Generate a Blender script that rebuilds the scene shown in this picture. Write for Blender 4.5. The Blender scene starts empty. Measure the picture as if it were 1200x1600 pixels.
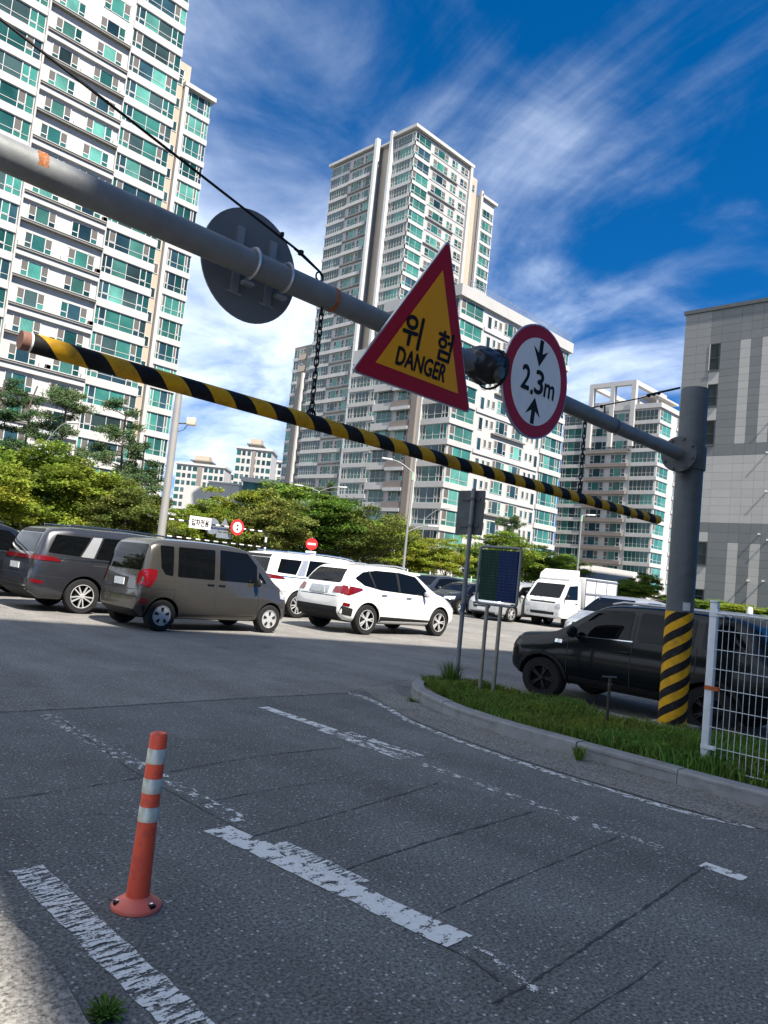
import bpy, bmesh, math, random
from mathutils import Vector, Matrix, noise
from mathutils.bvhtree import BVHTree
random.seed(7)
SC = bpy.context.scene
COL = SC.collection
def R(d): return math.radians(d)

# ------------------------------------------------------------------ camera
# world: X runs away to the right, Y runs away to the left (the street grid), the camera looks between them
F = 1173.0; RHO = R(5.87); TH = math.atan(0.0806); CH = 1.5; S2 = math.sqrt(.5)
def ray(u, v):
    xc = (u-600)/F; yc = -(v-800)/F
    xr = xc*math.cos(RHO)-yc*math.sin(RHO); yr = xc*math.sin(RHO)+yc*math.cos(RHO)
    fw = math.cos(TH)-yr*math.sin(TH); up = math.sin(TH)+yr*math.cos(TH)
    return Vector((xr*S2+fw*S2, -xr*S2+fw*S2, up))
EYE = Vector((0, 0, CH))
def G(u, v, z=0.0):            # pixel -> point on the level z
    d = ray(u, v); return EYE+d*((z-CH)/d.z)
def onX(u, v, X): d = ray(u, v); return EYE+d*(X/d.x)
def onY(u, v, Y): d = ray(u, v); return EYE+d*(Y/d.y)
def dep(u, v, Z): d = ray(u, v); return EYE+d*(Z/((d.x+d.y)*S2))

cam = bpy.data.cameras.new('camera'); camo = bpy.data.objects.new('camera', cam); COL.objects.link(camo)
cam.sensor_fit = 'VERTICAL'; cam.sensor_height = 32.0; cam.lens = 32.0*F/1600.0
cam.clip_start = 0.05; cam.clip_end = 4000
fwd = ray(600, 800).normalized(); upv = (ray(600, 700)-ray(600, 800)).normalized(); rgt = fwd.cross(upv).normalized(); upv = rgt.cross(fwd)
camo.matrix_world = Matrix(((rgt.x, upv.x, -fwd.x, 0), (rgt.y, upv.y, -fwd.y, 0), (rgt.z, upv.z, -fwd.z, CH), (0, 0, 0, 1)))
SC.camera = camo

# ------------------------------------------------------------------ light
SUN_EL = R(51); SUN_D = Vector((-0.17, -0.985, 0)).normalized()      # horizontal direction towards the sun
sd = Vector((SUN_D.x*math.cos(SUN_EL), SUN_D.y*math.cos(SUN_EL), math.sin(SUN_EL)))
sun = bpy.data.lights.new('sun', 'SUN'); sun.energy = 4.8; sun.angle = R(0.53); sun.color = (1, .93, .82)
suno = bpy.data.objects.new('sun', sun); COL.objects.link(suno)
suno.rotation_euler = sd.to_track_quat('Z', 'Y').to_euler(); suno.location = (0, -20, 60)
W = bpy.data.worlds.new('World'); SC.world = W; W.use_nodes = True
nt = W.node_tree; N = nt.nodes; L = nt.links; N.clear()
def nd(t, **k):
    n = N.new(t)
    for a, b in k.items(): setattr(n, a, b)
    return n
sky = nd('ShaderNodeTexSky'); sky.sky_type = 'NISHITA'; sky.sun_disc = False
sky.sun_elevation = SUN_EL; sky.sun_rotation = math.atan2(SUN_D.x, SUN_D.y)
sky.air_density = 0.75; sky.dust_density = 0.0; sky.ozone_density = 3.5; sky.altitude = 1500
tc = nd('ShaderNodeTexCoord'); lift = nd('ShaderNodeVectorMath', operation='ADD'); lift.inputs[1].default_value = (0, 0, .16); nrm = nd('ShaderNodeVectorMath', operation='NORMALIZE')
L.new(tc.outputs['Generated'], lift.inputs[0]); L.new(lift.outputs[0], nrm.inputs[0]); L.new(nrm.outputs[0], sky.inputs[0])
hsv = nd('ShaderNodeHueSaturation'); hsv.inputs['Saturation'].default_value = 1.34; hsv.inputs['Value'].default_value = .76; L.new(sky.outputs[0], hsv.inputs['Color'])
sep = nd('ShaderNodeSeparateXYZ'); L.new(tc.outputs['Generated'], sep.inputs[0])
def mth(op, a, b=None):
    n = nd('ShaderNodeMath', operation=op)
    for i, s in enumerate((a, b)):
        if s is None: continue
        if isinstance(s, (int, float)): n.inputs[i].default_value = s
        else: L.new(s, n.inputs[i])
    return n.outputs[0]
zz = mth('ADD', mth('MAXIMUM', sep.outputs[2], 0.0), 0.16)
cx = mth('DIVIDE', sep.outputs[0], zz); cy = mth('DIVIDE', sep.outputs[1], zz)
comb = nd('ShaderNodeCombineXYZ'); L.new(cx, comb.inputs[0]); L.new(cy, comb.inputs[1])
mp = nd('ShaderNodeMapping', vector_type='TEXTURE'); L.new(comb.outputs[0], mp.inputs[0])
mp.inputs['Rotation'].default_value = (0, 0, R(60)); mp.inputs['Scale'].default_value = (1.7, 1.0, 1); mp.inputs['Location'].default_value = (15.1, 2.7, 4)
n1 = nd('ShaderNodeTexNoise'); n1.inputs['Scale'].default_value = 1.5; n1.inputs['Detail'].default_value = 9; n1.inputs['Roughness'].default_value = .56; n1.inputs['Distortion'].default_value = .75
L.new(mp.outputs[0], n1.inputs['Vector'])
n2 = nd('ShaderNodeTexNoise'); n2.inputs['Scale'].default_value = .55; n2.inputs['Detail'].default_value = 3; n2.inputs['Roughness'].default_value = .5
mp2 = nd('ShaderNodeMapping'); L.new(comb.outputs[0], mp2.inputs[0]); mp2.inputs['Location'].default_value = (0.2, 0.9, 3.0)
L.new(mp2.outputs[0], n2.inputs['Vector'])
left = mth('SUBTRACT', sep.outputs[1], sep.outputs[0])      # the thicker cloud bank lies to the left of the view
cl = mth('ADD', mth('ADD', mth('MULTIPLY', n1.outputs['Fac'], .62), mth('MULTIPLY', n2.outputs['Fac'], .45)), mth('MULTIPLY', left, .175))
n3 = nd('ShaderNodeTexNoise'); n3.inputs['Scale'].default_value = 3.2; n3.inputs['Detail'].default_value = 8; n3.inputs['Roughness'].default_value = .6; n3.inputs['Distortion'].default_value = .5; L.new(comb.outputs[0], n3.inputs['Vector'])
cl = mth('ADD', cl, mth('MULTIPLY', mth('SUBTRACT', n3.outputs['Fac'], .5), .2))
rmp = nd('ShaderNodeMapRange'); rmp.interpolation_type = 'SMOOTHSTEP'
rmp.inputs['From Min'].default_value = .40; rmp.inputs['From Max'].default_value = .80; rmp.inputs['To Max'].default_value = .88
L.new(cl, rmp.inputs['Value'])
mixc = nd('ShaderNodeMix', data_type='RGBA'); L.new(rmp.outputs[0], mixc.inputs[0]); L.new(hsv.outputs[0], mixc.inputs[6]); mixc.inputs[7].default_value = (6.6, 7.2, 8.0, 1)
bg = nd('ShaderNodeBackground'); bg.inputs['Strength'].default_value = 0.10; L.new(mixc.outputs[2], bg.inputs[0])
wo = nd('ShaderNodeOutputWorld'); L.new(bg.outputs[0], wo.inputs[0])
VS = SC.view_settings; VS.view_transform = 'Standard'; VS.look = 'None'; VS.exposure = 1.5; VS.gamma = 1.0; VS.use_curve_mapping = False

# ------------------------------------------------------------------ helpers
class MB:
    """collects shapes into one mesh"""
    def __init__(s): s.v = []; s.f = []; s.m = []
    def add(s, vs, fs, m=0):
        o = len(s.v); s.v += [tuple(p) for p in vs]; s.f += [tuple(i+o for i in f) for f in fs]; s.m += [m]*len(fs); return s
    def box(s, x0, x1, y0, y1, z0, z1, m=0):
        return s.add([(x0,y0,z0),(x1,y0,z0),(x1,y1,z0),(x0,y1,z0),(x0,y0,z1),(x1,y0,z1),(x1,y1,z1),(x0,y1,z1)],
                     [(0,3,2,1),(4,5,6,7),(0,1,5,4),(1,2,6,5),(2,3,7,6),(3,0,4,7)], m)
    def cbox(s, x0, x1, y0, y1, z0, z1, b=.01, m=0):       # box with chamfered edges
        bm = bmesh.new(); bmesh.ops.create_cube(bm, size=1)
        for v in bm.verts: v.co = Vector((x0+(v.co.x+.5)*(x1-x0), y0+(v.co.y+.5)*(y1-y0), z0+(v.co.z+.5)*(z1-z0)))
        bmesh.ops.bevel(bm, geom=bm.edges[:], offset=b, segments=2, affect='EDGES', profile=.5)
        bm.verts.index_update(); vs = [v.co.copy() for v in bm.verts]; fs = [[v.index for v in f.verts] for f in bm.faces]; bm.free()
        return s.add(vs, fs, m)
    def tube(s, pts, r, n=8, m=0, cap=True):
        pts = [Vector(p) for p in pts]; k = len(pts); rs = r if isinstance(r, (list, tuple)) else [r]*k
        vs = []; fs = []; ref = None
        for i, p in enumerate(pts):
            t = ((pts[min(i+1, k-1)]-p).normalized()+(p-pts[max(i-1, 0)]).normalized())
            if t.length < 1e-6: t = pts[min(i+1, k-1)]-pts[max(i-1, 0)]
            t.normalize()
            if ref is None: ref = Vector((0, 0, 1)) if abs(t.z) < .9 else Vector((1, 0, 0))
            a = (ref-t*ref.dot(t)).normalized(); b = t.cross(a); ref = a
            vs += [p+(a*math.cos(2*math.pi*j/n)+b*math.sin(2*math.pi*j/n))*rs[i] for j in range(n)]
        for i in range(k-1):
            for j in range(n): fs.append((i*n+j, i*n+(j+1) % n, (i+1)*n+(j+1) % n, (i+1)*n+j))
        if cap: fs += [tuple(range(n))[::-1], tuple(range((k-1)*n, k*n))]
        return s.add(vs, fs, m)
    def lathe(s, prof, n=24, m=0, axis='z', c=(0, 0, 0)):
        vs = []; k = len(prof)
        for j in range(n):
            a = 2*math.pi*j/n; ca, sa = math.cos(a), math.sin(a)
            for r, h in prof:
                p = (r*ca, r*sa, h) if axis == 'z' else ((r*ca, h, -r*sa) if axis == 'y' else (h, r*ca, r*sa))
                vs.append((p[0]+c[0], p[1]+c[1], p[2]+c[2]))
        fs = [(j*k+i, ((j+1) % n)*k+i, ((j+1) % n)*k+i+1, j*k+i+1) for j in range(n) for i in range(k-1)]
        return s.add(vs, fs, m)
    def prism(s, poly, d0, d1, axis='y', m=0):              # polygon (2D) pushed along an axis
        def P(a, b, d): return (a, d, b) if axis == 'y' else ((d, a, b) if axis == 'x' else (a, b, d))
        k = len(poly); vs = [P(a, b, d0) for a, b in poly]+[P(a, b, d1) for a, b in poly]
        fs = [tuple(range(k)), tuple(range(k, 2*k))[::-1]]+[(i, k+i, k+(i+1) % k, (i+1) % k) for i in range(k)]
        return s.add(vs, fs, m)
    def mesh(s, name, mats, smooth=None):
        me = bpy.data.meshes.new(name); me.from_pydata(s.v, [], s.f)
        for mt in (mats if isinstance(mats, (list, tuple)) else [mats]): me.materials.append(mt)
        me.polygons.foreach_set('material_index', s.m)
        bm = bmesh.new(); bm.from_mesh(me); bmesh.ops.recalc_face_normals(bm, faces=bm.faces[:]); bm.to_mesh(me); bm.free()
        if smooth is not None:
            me.shade_smooth(); me.set_sharp_from_angle(angle=R(smooth))
        me.update(); return me
def ob(name, me, parent=None, loc=(0, 0, 0), rot=(0, 0, 0), scale=None):
    o = bpy.data.objects.new(name, me); COL.objects.link(o)
    if parent: o.parent = parent
    o.location = loc; o.rotation_euler = rot
    if scale: o.scale = scale if not isinstance(scale, (int, float)) else (scale,)*3
    return o
def tag(o, label=None, cat=None, group=None, kind=None):
    for k, v in (('label', label), ('category', cat), ('group', group), ('kind', kind)):
        if v: o[k] = v
    return o
def thing(name, label, cat, loc=(0, 0, 0), rz=0.0, group=None):
    return tag(ob(name, None, None, loc, (0, 0, rz)), label, cat, group)
def part(name, mb, mats, parent=None, smooth=None, loc=(0, 0, 0), rot=(0, 0, 0)):
    return ob(name, mb.mesh(name, mats, smooth), parent, loc, rot)

# ------------------------------------------------------------------ materials
def mat(name, col, rough=.6, metal=0., var=.12, vscale=3., bump=0., bscale=60., spec=.5, coat=0., island=0., dirt=None, dscale=2.):
    m = bpy.data.materials.new(name); m.use_nodes = True; n = m.node_tree.nodes; l = m.node_tree.links
    b = n['Principled BSDF']; b.inputs['Roughness'].default_value = rough; b.inputs['Metallic'].default_value = metal
    b.inputs['Specular IOR Level'].default_value = spec; b.inputs['Coat Weight'].default_value = coat; b.inputs['Coat Roughness'].default_value = .04
    c4 = (*col, 1); tcn = n.new('ShaderNodeTexCoord'); out = None
    if var > 0:
        t = n.new('ShaderNodeTexNoise'); t.inputs['Scale'].default_value = vscale; t.inputs['Detail'].default_value = 6; t.inputs['Roughness'].default_value = .6
        l.new(tcn.outputs['Object'], t.inputs['Vector'])
        mr = n.new('ShaderNodeMapRange'); mr.inputs['From Min'].default_value = .25; mr.inputs['From Max'].default_value = .75
        mr.inputs['To Min'].default_value = 1-var; mr.inputs['To Max'].default_value = 1+var; l.new(t.outputs['Fac'], mr.inputs['Value'])
        h = n.new('ShaderNodeHueSaturation'); h.inputs['Color'].default_value = c4; l.new(mr.outputs[0], h.inputs['Value']); out = h.outputs[0]
        if island:
            g = n.new('ShaderNodeNewGeometry'); mr2 = n.new('ShaderNodeMapRange'); mr2.inputs['To Min'].default_value = 1-island; mr2.inputs['To Max'].default_value = 1+island
            l.new(g.outputs['Random Per Island'], mr2.inputs['Value'])
            h2 = n.new('ShaderNodeHueSaturation'); l.new(out, h2.inputs['Color']); l.new(mr2.outputs[0], h2.inputs['Value']); out = h2.outputs[0]
        if dirt:
            t2 = n.new('ShaderNodeTexNoise'); t2.inputs['Scale'].default_value = dscale; t2.inputs['Detail'].default_value = 8; t2.inputs['Roughness'].default_value = .7
            l.new(tcn.outputs['Object'], t2.inputs['Vector'])
            m3 = n.new('ShaderNodeMapRange'); m3.inputs['From Min'].default_value = .5; m3.inputs['From Max'].default_value = .72; m3.inputs['To Max'].default_value = dirt[3]
            l.new(t2.outputs['Fac'], m3.inputs['Value'])
            mx = n.new('ShaderNodeMix'); mx.data_type = 'RGBA'; l.new(m3.outputs[0], mx.inputs[0]); l.new(out, mx.inputs[6]); mx.inputs[7].default_value = (*dirt[:3], 1); out = mx.outputs[2]
        l.new(out, b.inputs['Base Color'])
    else: b.inputs['Base Color'].default_value = c4
    if bump:
        t = n.new('ShaderNodeTexNoise'); t.inputs['Scale'].default_value = bscale; t.inputs['Detail'].default_value = 4; l.new(tcn.outputs['Object'], t.inputs['Vector'])
        bn = n.new('ShaderNodeBump'); bn.inputs['Strength'].default_value = bump; bn.inputs['Distance'].default_value = .01
        l.new(t.outputs['Fac'], bn.inputs['Height']); l.new(bn.outputs[0], b.inputs['Normal'])
    return m
def asphalt(name, base, spk, scale=1.0):
    m = mat(name, base, .88, var=0, spec=.25); n = m.node_tree.nodes; l = m.node_tree.links; b = n['Principled BSDF']
    tcn = n['Texture Coordinate']
    def noise_(s, d, r=.6):
        t = n.new('ShaderNodeTexNoise'); t.inputs['Scale'].default_value = s; t.inputs['Detail'].default_value = d; t.inputs['Roughness'].default_value = r; l.new(tcn.outputs['Object'], t.inputs['Vector']); return t
    big = noise_(.35, 6, .65); mid = noise_(2.2, 5, .7)
    mpt = n.new('ShaderNodeMapping'); mpt.inputs['Scale'].default_value = (1.5, .16, 1); l.new(tcn.outputs['Object'], mpt.inputs[0]); trk = noise_(1.0, 4, .6); l.new(mpt.outputs[0], trk.inputs['Vector']); stn = noise_(.9, 5, .62)
    vor = n.new('ShaderNodeTexVoronoi'); vor.inputs['Scale'].default_value = 58*scale; l.new(tcn.outputs['Object'], vor.inputs['Vector'])
    fine = noise_(62*scale, 4, .8)
    def mr(s, a, b_, c, d):
        q = n.new('ShaderNodeMapRange'); q.inputs['From Min'].default_value = a; q.inputs['From Max'].default_value = b_; q.inputs['To Min'].default_value = c; q.inputs['To Max'].default_value = d; l.new(s, q.inputs['Value']); return q.outputs[0]
    def mul(a, b_):
        q = n.new('ShaderNodeMath'); q.operation = 'MULTIPLY'; l.new(a, q.inputs[0]); l.new(b_, q.inputs[1]); return q.outputs[0]
    val = mul(mul(mr(trk.outputs['Fac'], .35, .65, .82, 1.14), mr(stn.outputs['Fac'], .58, .72, 1.0, .72)), mul(mul(mr(big.outputs['Fac'], .3, .7, .78, 1.2), mr(mid.outputs['Fac'], .25, .75, .86, 1.14)), mr(fine.outputs['Fac'], .36, .64, .26, 1.75)))
    h = n.new('ShaderNodeHueSaturation'); h.inputs['Color'].default_value = (*base, 1); l.new(val, h.inputs['Value'])
    sepc = n.new('ShaderNodeSeparateColor'); l.new(vor.outputs['Color'], sepc.inputs[0])
    sp = mul(mr(sepc.outputs[0], .84, 1.0, 0, .85), mr(vor.outputs['Distance'], .30, .46, 1, 0))
    mx = n.new('ShaderNodeMix'); mx.data_type = 'RGBA'; l.new(sp, mx.inputs[0]); l.new(h.outputs[0], mx.inputs[6]); mx.inputs[7].default_value = (*spk, 1)
    l.new(mx.outputs[2], b.inputs['Base Color'])
    bn = n.new('ShaderNodeBump'); bn.inputs['Strength'].default_value = .55; bn.inputs['Distance'].default_value = .006
    l.new(fine.outputs['Fac'], bn.inputs['Height']); l.new(bn.outputs[0], b.inputs['Normal'])
    return m
def paintmark(name, keep, stretch=(1, 1, 1), scale=14., col=(.62, .61, .585)):
    """road paint, worn through to the asphalt in cracks and chips"""
    m = mat(name, col, .75, var=.08, vscale=40, spec=.3); n = m.node_tree.nodes; l = m.node_tree.links; b = n['Principled BSDF']
    tcn = n['Texture Coordinate']; mpn = n.new('ShaderNodeMapping'); mpn.inputs['Scale'].default_value = stretch; l.new(tcn.outputs['Object'], mpn.inputs[0])
    t = n.new('ShaderNodeTexNoise'); t.inputs['Scale'].default_value = scale; t.inputs['Detail'].default_value = 7; t.inputs['Roughness'].default_value = .68; t.inputs['Distortion'].default_value = .35; l.new(mpn.outputs[0], t.inputs['Vector'])
    t2 = n.new('ShaderNodeTexNoise'); t2.inputs['Scale'].default_value = 120; t2.inputs['Detail'].default_value = 2; l.new(tcn.outputs['Object'], t2.inputs['Vector'])
    ad = n.new('ShaderNodeMath'); ad.operation = 'MULTIPLY_ADD'; l.new(t2.outputs['Fac'], ad.inputs[0]); ad.inputs[1].default_value = .3; l.new(t.outputs['Fac'], ad.inputs[2])
    q = n.new('ShaderNodeMapRange'); q.inputs['From Min'].default_value = keep; q.inputs['From Max'].default_value = keep+.02; l.new(ad.outputs[0], q.inputs['Value'])
    tr = n.new('ShaderNodeBsdfTransparent'); ms = n.new('ShaderNodeMixShader'); l.new(q.outputs[0], ms.inputs[0]); l.new(b.outputs[0], ms.inputs[1]); l.new(tr.outputs[0], ms.inputs[2])
    l.new(ms.outputs[0], n['Material Output'].inputs[0])
    return m
def leafmat(name, col, isl=.35, trans=.35, hue=.03):
    m = bpy.data.materials.new(name); m.use_nodes = True; n = m.node_tree.nodes; l = m.node_tree.links; n.remove(n['Principled BSDF'])
    g = n.new('ShaderNodeNewGeometry'); tcn = n.new('ShaderNodeTexCoord'); oi = n.new('ShaderNodeObjectInfo')
    t = n.new('ShaderNodeTexNoise'); t.inputs['Scale'].default_value = .9; t.inputs['Detail'].default_value = 3; l.new(tcn.outputs['Object'], t.inputs['Vector'])
    def mr(s, c, d, a=0., b_=1.):
        q = n.new('ShaderNodeMapRange'); q.inputs['From Min'].default_value = a; q.inputs['From Max'].default_value = b_; q.inputs['To Min'].default_value = c; q.inputs['To Max'].default_value = d; l.new(s, q.inputs['Value']); return q.outputs[0]
    h1 = n.new('ShaderNodeHueSaturation'); h1.inputs['Color'].default_value = (*col, 1); l.new(mr(g.outputs['Random Per Island'], 1-isl, 1+isl), h1.inputs['Value']); l.new(mr(t.outputs['Fac'], .5-hue*1.6, .5+hue*1.2, .3, .7), h1.inputs['Hue'])
    h2 = n.new('ShaderNodeHueSaturation'); l.new(h1.outputs[0], h2.inputs['Color']); l.new(mr(oi.outputs['Random'], .78, 1.22), h2.inputs['Value']); l.new(mr(oi.outputs['Random'], .5+hue*.5, .5-hue*.9), h2.inputs['Hue'])
    d = n.new('ShaderNodeBsdfDiffuse'); tl = n.new('ShaderNodeBsdfTranslucent'); ms = n.new('ShaderNodeMixShader'); ms.inputs[0].default_value = trans
    l.new(h2.outputs[0], d.inputs[0]); l.new(h2.outputs[0], tl.inputs[0]); l.new(d.outputs[0], ms.inputs[1]); l.new(tl.outputs[0], ms.inputs[2])
    l.new(ms.outputs[0], n['Material Output'].inputs[0]); return m
def glassmat(name, col, rough=.06, stripes=0., spec=.6):
    m = mat(name, col, rough, var=0, spec=spec)
    n = m.node_tree.nodes; l = m.node_tree.links; b = n['Principled BSDF']; tcn = n['Texture Coordinate']
    t = n.new('ShaderNodeTexNoise'); t.inputs['Scale'].default_value = .33; t.inputs['Detail'].default_value = 3
    g = n.new('ShaderNodeNewGeometry'); l.new(g.outputs['Position'], t.inputs['Vector'])
    q = n.new('ShaderNodeMapRange'); q.inputs['From Min'].default_value = .3; q.inputs['From Max'].default_value = .7; q.inputs['To Min'].default_value = .6; q.inputs['To Max'].default_value = 1.34; hsv.inputs['Value'].default_value = .76; l.new(t.outputs['Fac'], q.inputs['Value'])
    val = q.outputs[0]
    if stripes:
        w = n.new('ShaderNodeTexWave'); w.inputs['Scale'].default_value = 2.2; w.inputs['Distortion'].default_value = 3; w.inputs['Detail'].default_value = 2; w.bands_direction = 'X'; l.new(tcn.outputs['Object'], w.inputs['Vector'])
        q2 = n.new('ShaderNodeMapRange'); q2.inputs['To Min'].default_value = 1-stripes; q2.inputs['To Max'].default_value = 1+stripes; l.new(w.outputs['Fac'], q2.inputs['Value'])
        mu = n.new('ShaderNodeMath'); mu.operation = 'MULTIPLY'; l.new(val, mu.inputs[0]); l.new(q2.outputs[0], mu.inputs[1]); val = mu.outputs[0]
    oi = n.new('ShaderNodeObjectInfo'); q3 = n.new('ShaderNodeMapRange'); q3.inputs['To Min'].default_value = .45; q3.inputs['To Max'].default_value = 1.3; l.new(oi.outputs['Random'], q3.inputs['Value'])
    mu3 = n.new('ShaderNodeMath'); mu3.operation = 'MULTIPLY'; l.new(val, mu3.inputs[0]); l.new(q3.outputs[0], mu3.inputs[1])
    h = n.new('ShaderNodeHueSaturation'); h.inputs['Color'].default_value = (*col, 1); l.new(mu3.outputs[0], h.inputs['Value']); l.new(h.outputs[0], b.inputs['Base Color'])
    return m
WHITE = mat('white_render', (.36, .35, .34), .75, var=.06, vscale=.35, dirt=(.28, .27, .255, .55), dscale=.6)
WHITE2 = mat('white_frame', (.43, .43, .42), .5, var=.03)
LEDGE = mat('grey_ledge', (.36, .36, .36), .7, var=.12, vscale=.6)
DLEDGE = mat('dark_ledge', (.12, .115, .105), .7, var=.1)
BEIGE = mat('beige_render', (.34, .285, .225), .8, var=.08, vscale=.4)
BROWN = mat('brown_panel', (.16, .135, .12), .7, var=.1, vscale=.5)
PAVG = mat('light_grey_render', (.31, .307, .30), .8, var=.08, vscale=.4, dirt=(.3, .29, .28, .5), dscale=.4)
GL = [glassmat('teal_glass', (.036, .145, .122), .08, .22, .3), glassmat('deep_teal_glass', (.017, .072, .068), .08, .15, .3), glassmat('dark_blue_glass', (.02, .05, .065), .08, 0., .3),
      glassmat('curtain_teal_glass', (.07, .205, .172), .1, .3, .3), glassmat('grey_glass', (.034, .06, .06), .08, .1, .3)]
MESHW = mat('window_screen', (.075, .07, .065), .8, var=.1)
STEEL = mat('galvanised_steel', (.150, .158, .162), .55, .15, var=.16, vscale=7, dirt=(.085, .088, .09, .7), dscale=4, bump=.12, bscale=25)
DSTEEL = mat('painted_steel', (.062, .070, .076), .55, .1, var=.2, vscale=4, spec=.3, dirt=(.035, .036, .036, .7), dscale=3)
BLACKM = mat('black_metal', (.010, .010, .011), .6, .1, var=.1, spec=.2)
BLACKP = mat('black_plastic', (.010, .0105, .011), .6, var=.12, vscale=6, spec=.22)
CHROME = mat('chrome', (.62, .63, .65), .14, 1., var=.04)
ALU = mat('bare_aluminium', (.34, .355, .37), .42, .75, var=.12, vscale=4)
YELLOW = mat('yellow_paint', (.50, .265, .008), .6, var=.18, vscale=9, spec=.2, dirt=(.16, .09, .025, .75), dscale=7)
BLACK = mat('black_paint', (.008, .008, .009), .6, var=.2, vscale=8, spec=.18, dirt=(.04, .036, .03, .5), dscale=8)
RED = mat('red_sign', (.30, .006, .020), .45, spec=.2, var=.06, vscale=6)
SIGNY = mat('yellow_sign', (.66, .28, .004), .45, spec=.2, var=.06, vscale=6)
SIGNW = mat('white_sign', (.68, .66, .63), .4, var=.05, vscale=5, dirt=(.5, .46, .4, .4), dscale=4)
INK = mat('black_print', (.008, .009, .012), .6, var=.1, spec=.15)
RUST = mat('rust', (.30, .075, .018), .9, var=.35, vscale=20, bump=.3, bscale=80)
CONC = mat('concrete', (.24, .235, .225), .9, var=.2, vscale=3, bump=.35, bscale=50, dirt=(.13, .125, .115, .6), dscale=3)
KERBM = mat('kerb_granite', (.20, .20, .20), .85, var=.16, vscale=5, bump=.3, bscale=90, dirt=(.10, .095, .085, .75), dscale=4)
SOIL = mat('soil', (.075, .06, .042), .95, var=.3, vscale=6, bump=.5, bscale=30)
BARK = mat('bark', (.075, .058, .045), .95, var=.25, vscale=4, bump=.4, bscale=14)
ASPH = asphalt('asphalt', (.118, .119, .116), (.48, .48, .48))
ASPH2 = asphalt('old_asphalt_lit_tone', (.155, .149, .140), (.42, .41, .39), .8)  # paving past the seam, colour also lightened to stand in for sunlight
# ------------------------------------------------------------------ ground, lot, markings
ground = part('ground', MB().add([(-1800,-1800,-.03),(1800,-1800,-.03),(1800,1800,-.03),(-1800,1800,-.03)], [(0,1,2,3)]), mat('far_ground', (.13, .13, .11), .95, var=.25, vscale=.05)); tag(ground, kind='structure')
road = part('parking_lot_road', MB().add([(-40,-40,0),(75,-40,0),(75,40,0),(-40,40,0)], [(0,1,2,3)]), ASPH); tag(road, kind='structure')

lot = part('parking_lot', MB().add([(-40,6.74,.0012),(6.6,6.74,.0012),(7.4,7.0,.0012),(8.7,7.0,.0012),(8.7,-40,.0012),(75,-40,.0012),(75,40,.0012),(-40,40,.0012)], [tuple(range(8))]), ASPH2); tag(lot, kind='structure')
def strip(name, pts, w, m, z=.004, jag=0, parent=None):
    mb = MB(); n = len(pts); vs = []
    for i, p in enumerate(pts):
        a = Vector(pts[max(i-1, 0)]); b = Vector(pts[min(i+1, n-1)]); t = (b-a).normalized(); q = Vector((-t.y, t.x, 0))
        ww = (w[i] if isinstance(w, (list, tuple)) else w)*.5; j = random.uniform(-jag, jag); p = Vector(p)+q*j
        vs += [(p.x+q.x*ww, p.y+q.y*ww, z), (p.x-q.x*ww, p.y-q.y*ww, z)]
    mb.add(vs, [(2*i, 2*i+1, 2*i+3, 2*i+2) for i in range(n-1)])
    return part(name, mb, m, parent)
def dense(px, step=.12, z=0):
    pts = [G(u, v, z) if not isinstance(u, Vector) else u for u, v in px]; out = []
    for a, b in zip(pts, pts[1:]):
        k = max(1, int((b-a).length/step)); out += [a.lerp(b, i/k) for i in range(k)]
    return out+[pts[-1]]
TAR = mat('tar_seam', (.03, .03, .032), .8, var=.3, vscale=15)
cracks = [([(0,1113),(140,1106),(270,1098),(400,1090),(540,1083),(578,1089)], .045), ([(0,1250),(110,1234),(220,1215),(320,1196),(415,1180),(565,1165),(610,1162)], .016),
  ([(90,1120),(200,1200),(310,1262),(400,1310),(500,1372),(640,1452),(740,1502),(800,1550)], .017), ([(395,1307),(515,1275),(600,1250),(690,1222)], .013),
  ([(500,1373),(600,1338),(700,1306),(790,1281),(860,1260)], .02), ([(630,1456),(700,1422),(780,1385),(880,1343),(980,1302)], .012),
  ([(770,1568),(835,1532),(930,1470),(1020,1410),(1110,1348)], .019), ([(890,1598),(1000,1530),(1035,1500)], .010), ([(300,1258),(400,1238),(480,1225),(600,1200)], .009),
  ([(440,1150),(560,1128),(640,1118)], .008), ([(545,1083),(570,1075),(640,1062)], .03), ([(60,1275),(150,1272),(300,1280)], .006)]
for px, w in cracks:
    pts = dense(px, .035); strip('tar_seam', pts, [w*random.choice((.12, .4, .6, .8, 1.1))*random.uniform(.6, 1.1) for _ in pts], TAR, .0026, w*.22, road)
P1 = paintmark('worn_paint_cracked', .65, (1.0, 4.2, 1), 11.); P2 = paintmark('worn_paint', .70, (1.5, 2.2, 1), 7.); P3 = paintmark('faint_paint', .57, (2, 1.3, 1), 9.); P4 = paintmark('edge_paint', .63, (2, 1, 1), 10.)
def mark(name, x0, x1, y0, y1, m, z=.004, lx=0):
    k = max(2, int(abs(y1-y0)/.08)); mb = MB(); vs = []
    for i in range(k+1):
        t = i/k; y = y0+(y1-y0)*t; dx = lx*t
        vs += [(x0+dx+random.uniform(-.008, .008), y, z), (x1+dx+random.uniform(-.008, .008), y, z)]
    mb.add(vs, [(2*i, 2*i+1, 2*i+3, 2*i+2) for i in range(k)])
    return part(name, mb, m, road)
mark('lane_line', 1.41, 1.555, 3.54, .6, P1, .004, -.03)
mark('lane_line', 2.43, 2.60, 3.56, 1.96, P2, .004, .15); mark('lane_line', 2.60, 2.73, 3.22, 2.6, P1, .0045, .04); mark('lane_line', 2.66, 2.80, 6.55, 4.75, P3, .004, -.02)
mark('lane_line', 2.66, 2.78, 4.72, 3.5, P3, .004, -.02); mark('lane_line', 2.60, 2.70, 1.9, 1.5, P3)
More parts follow.
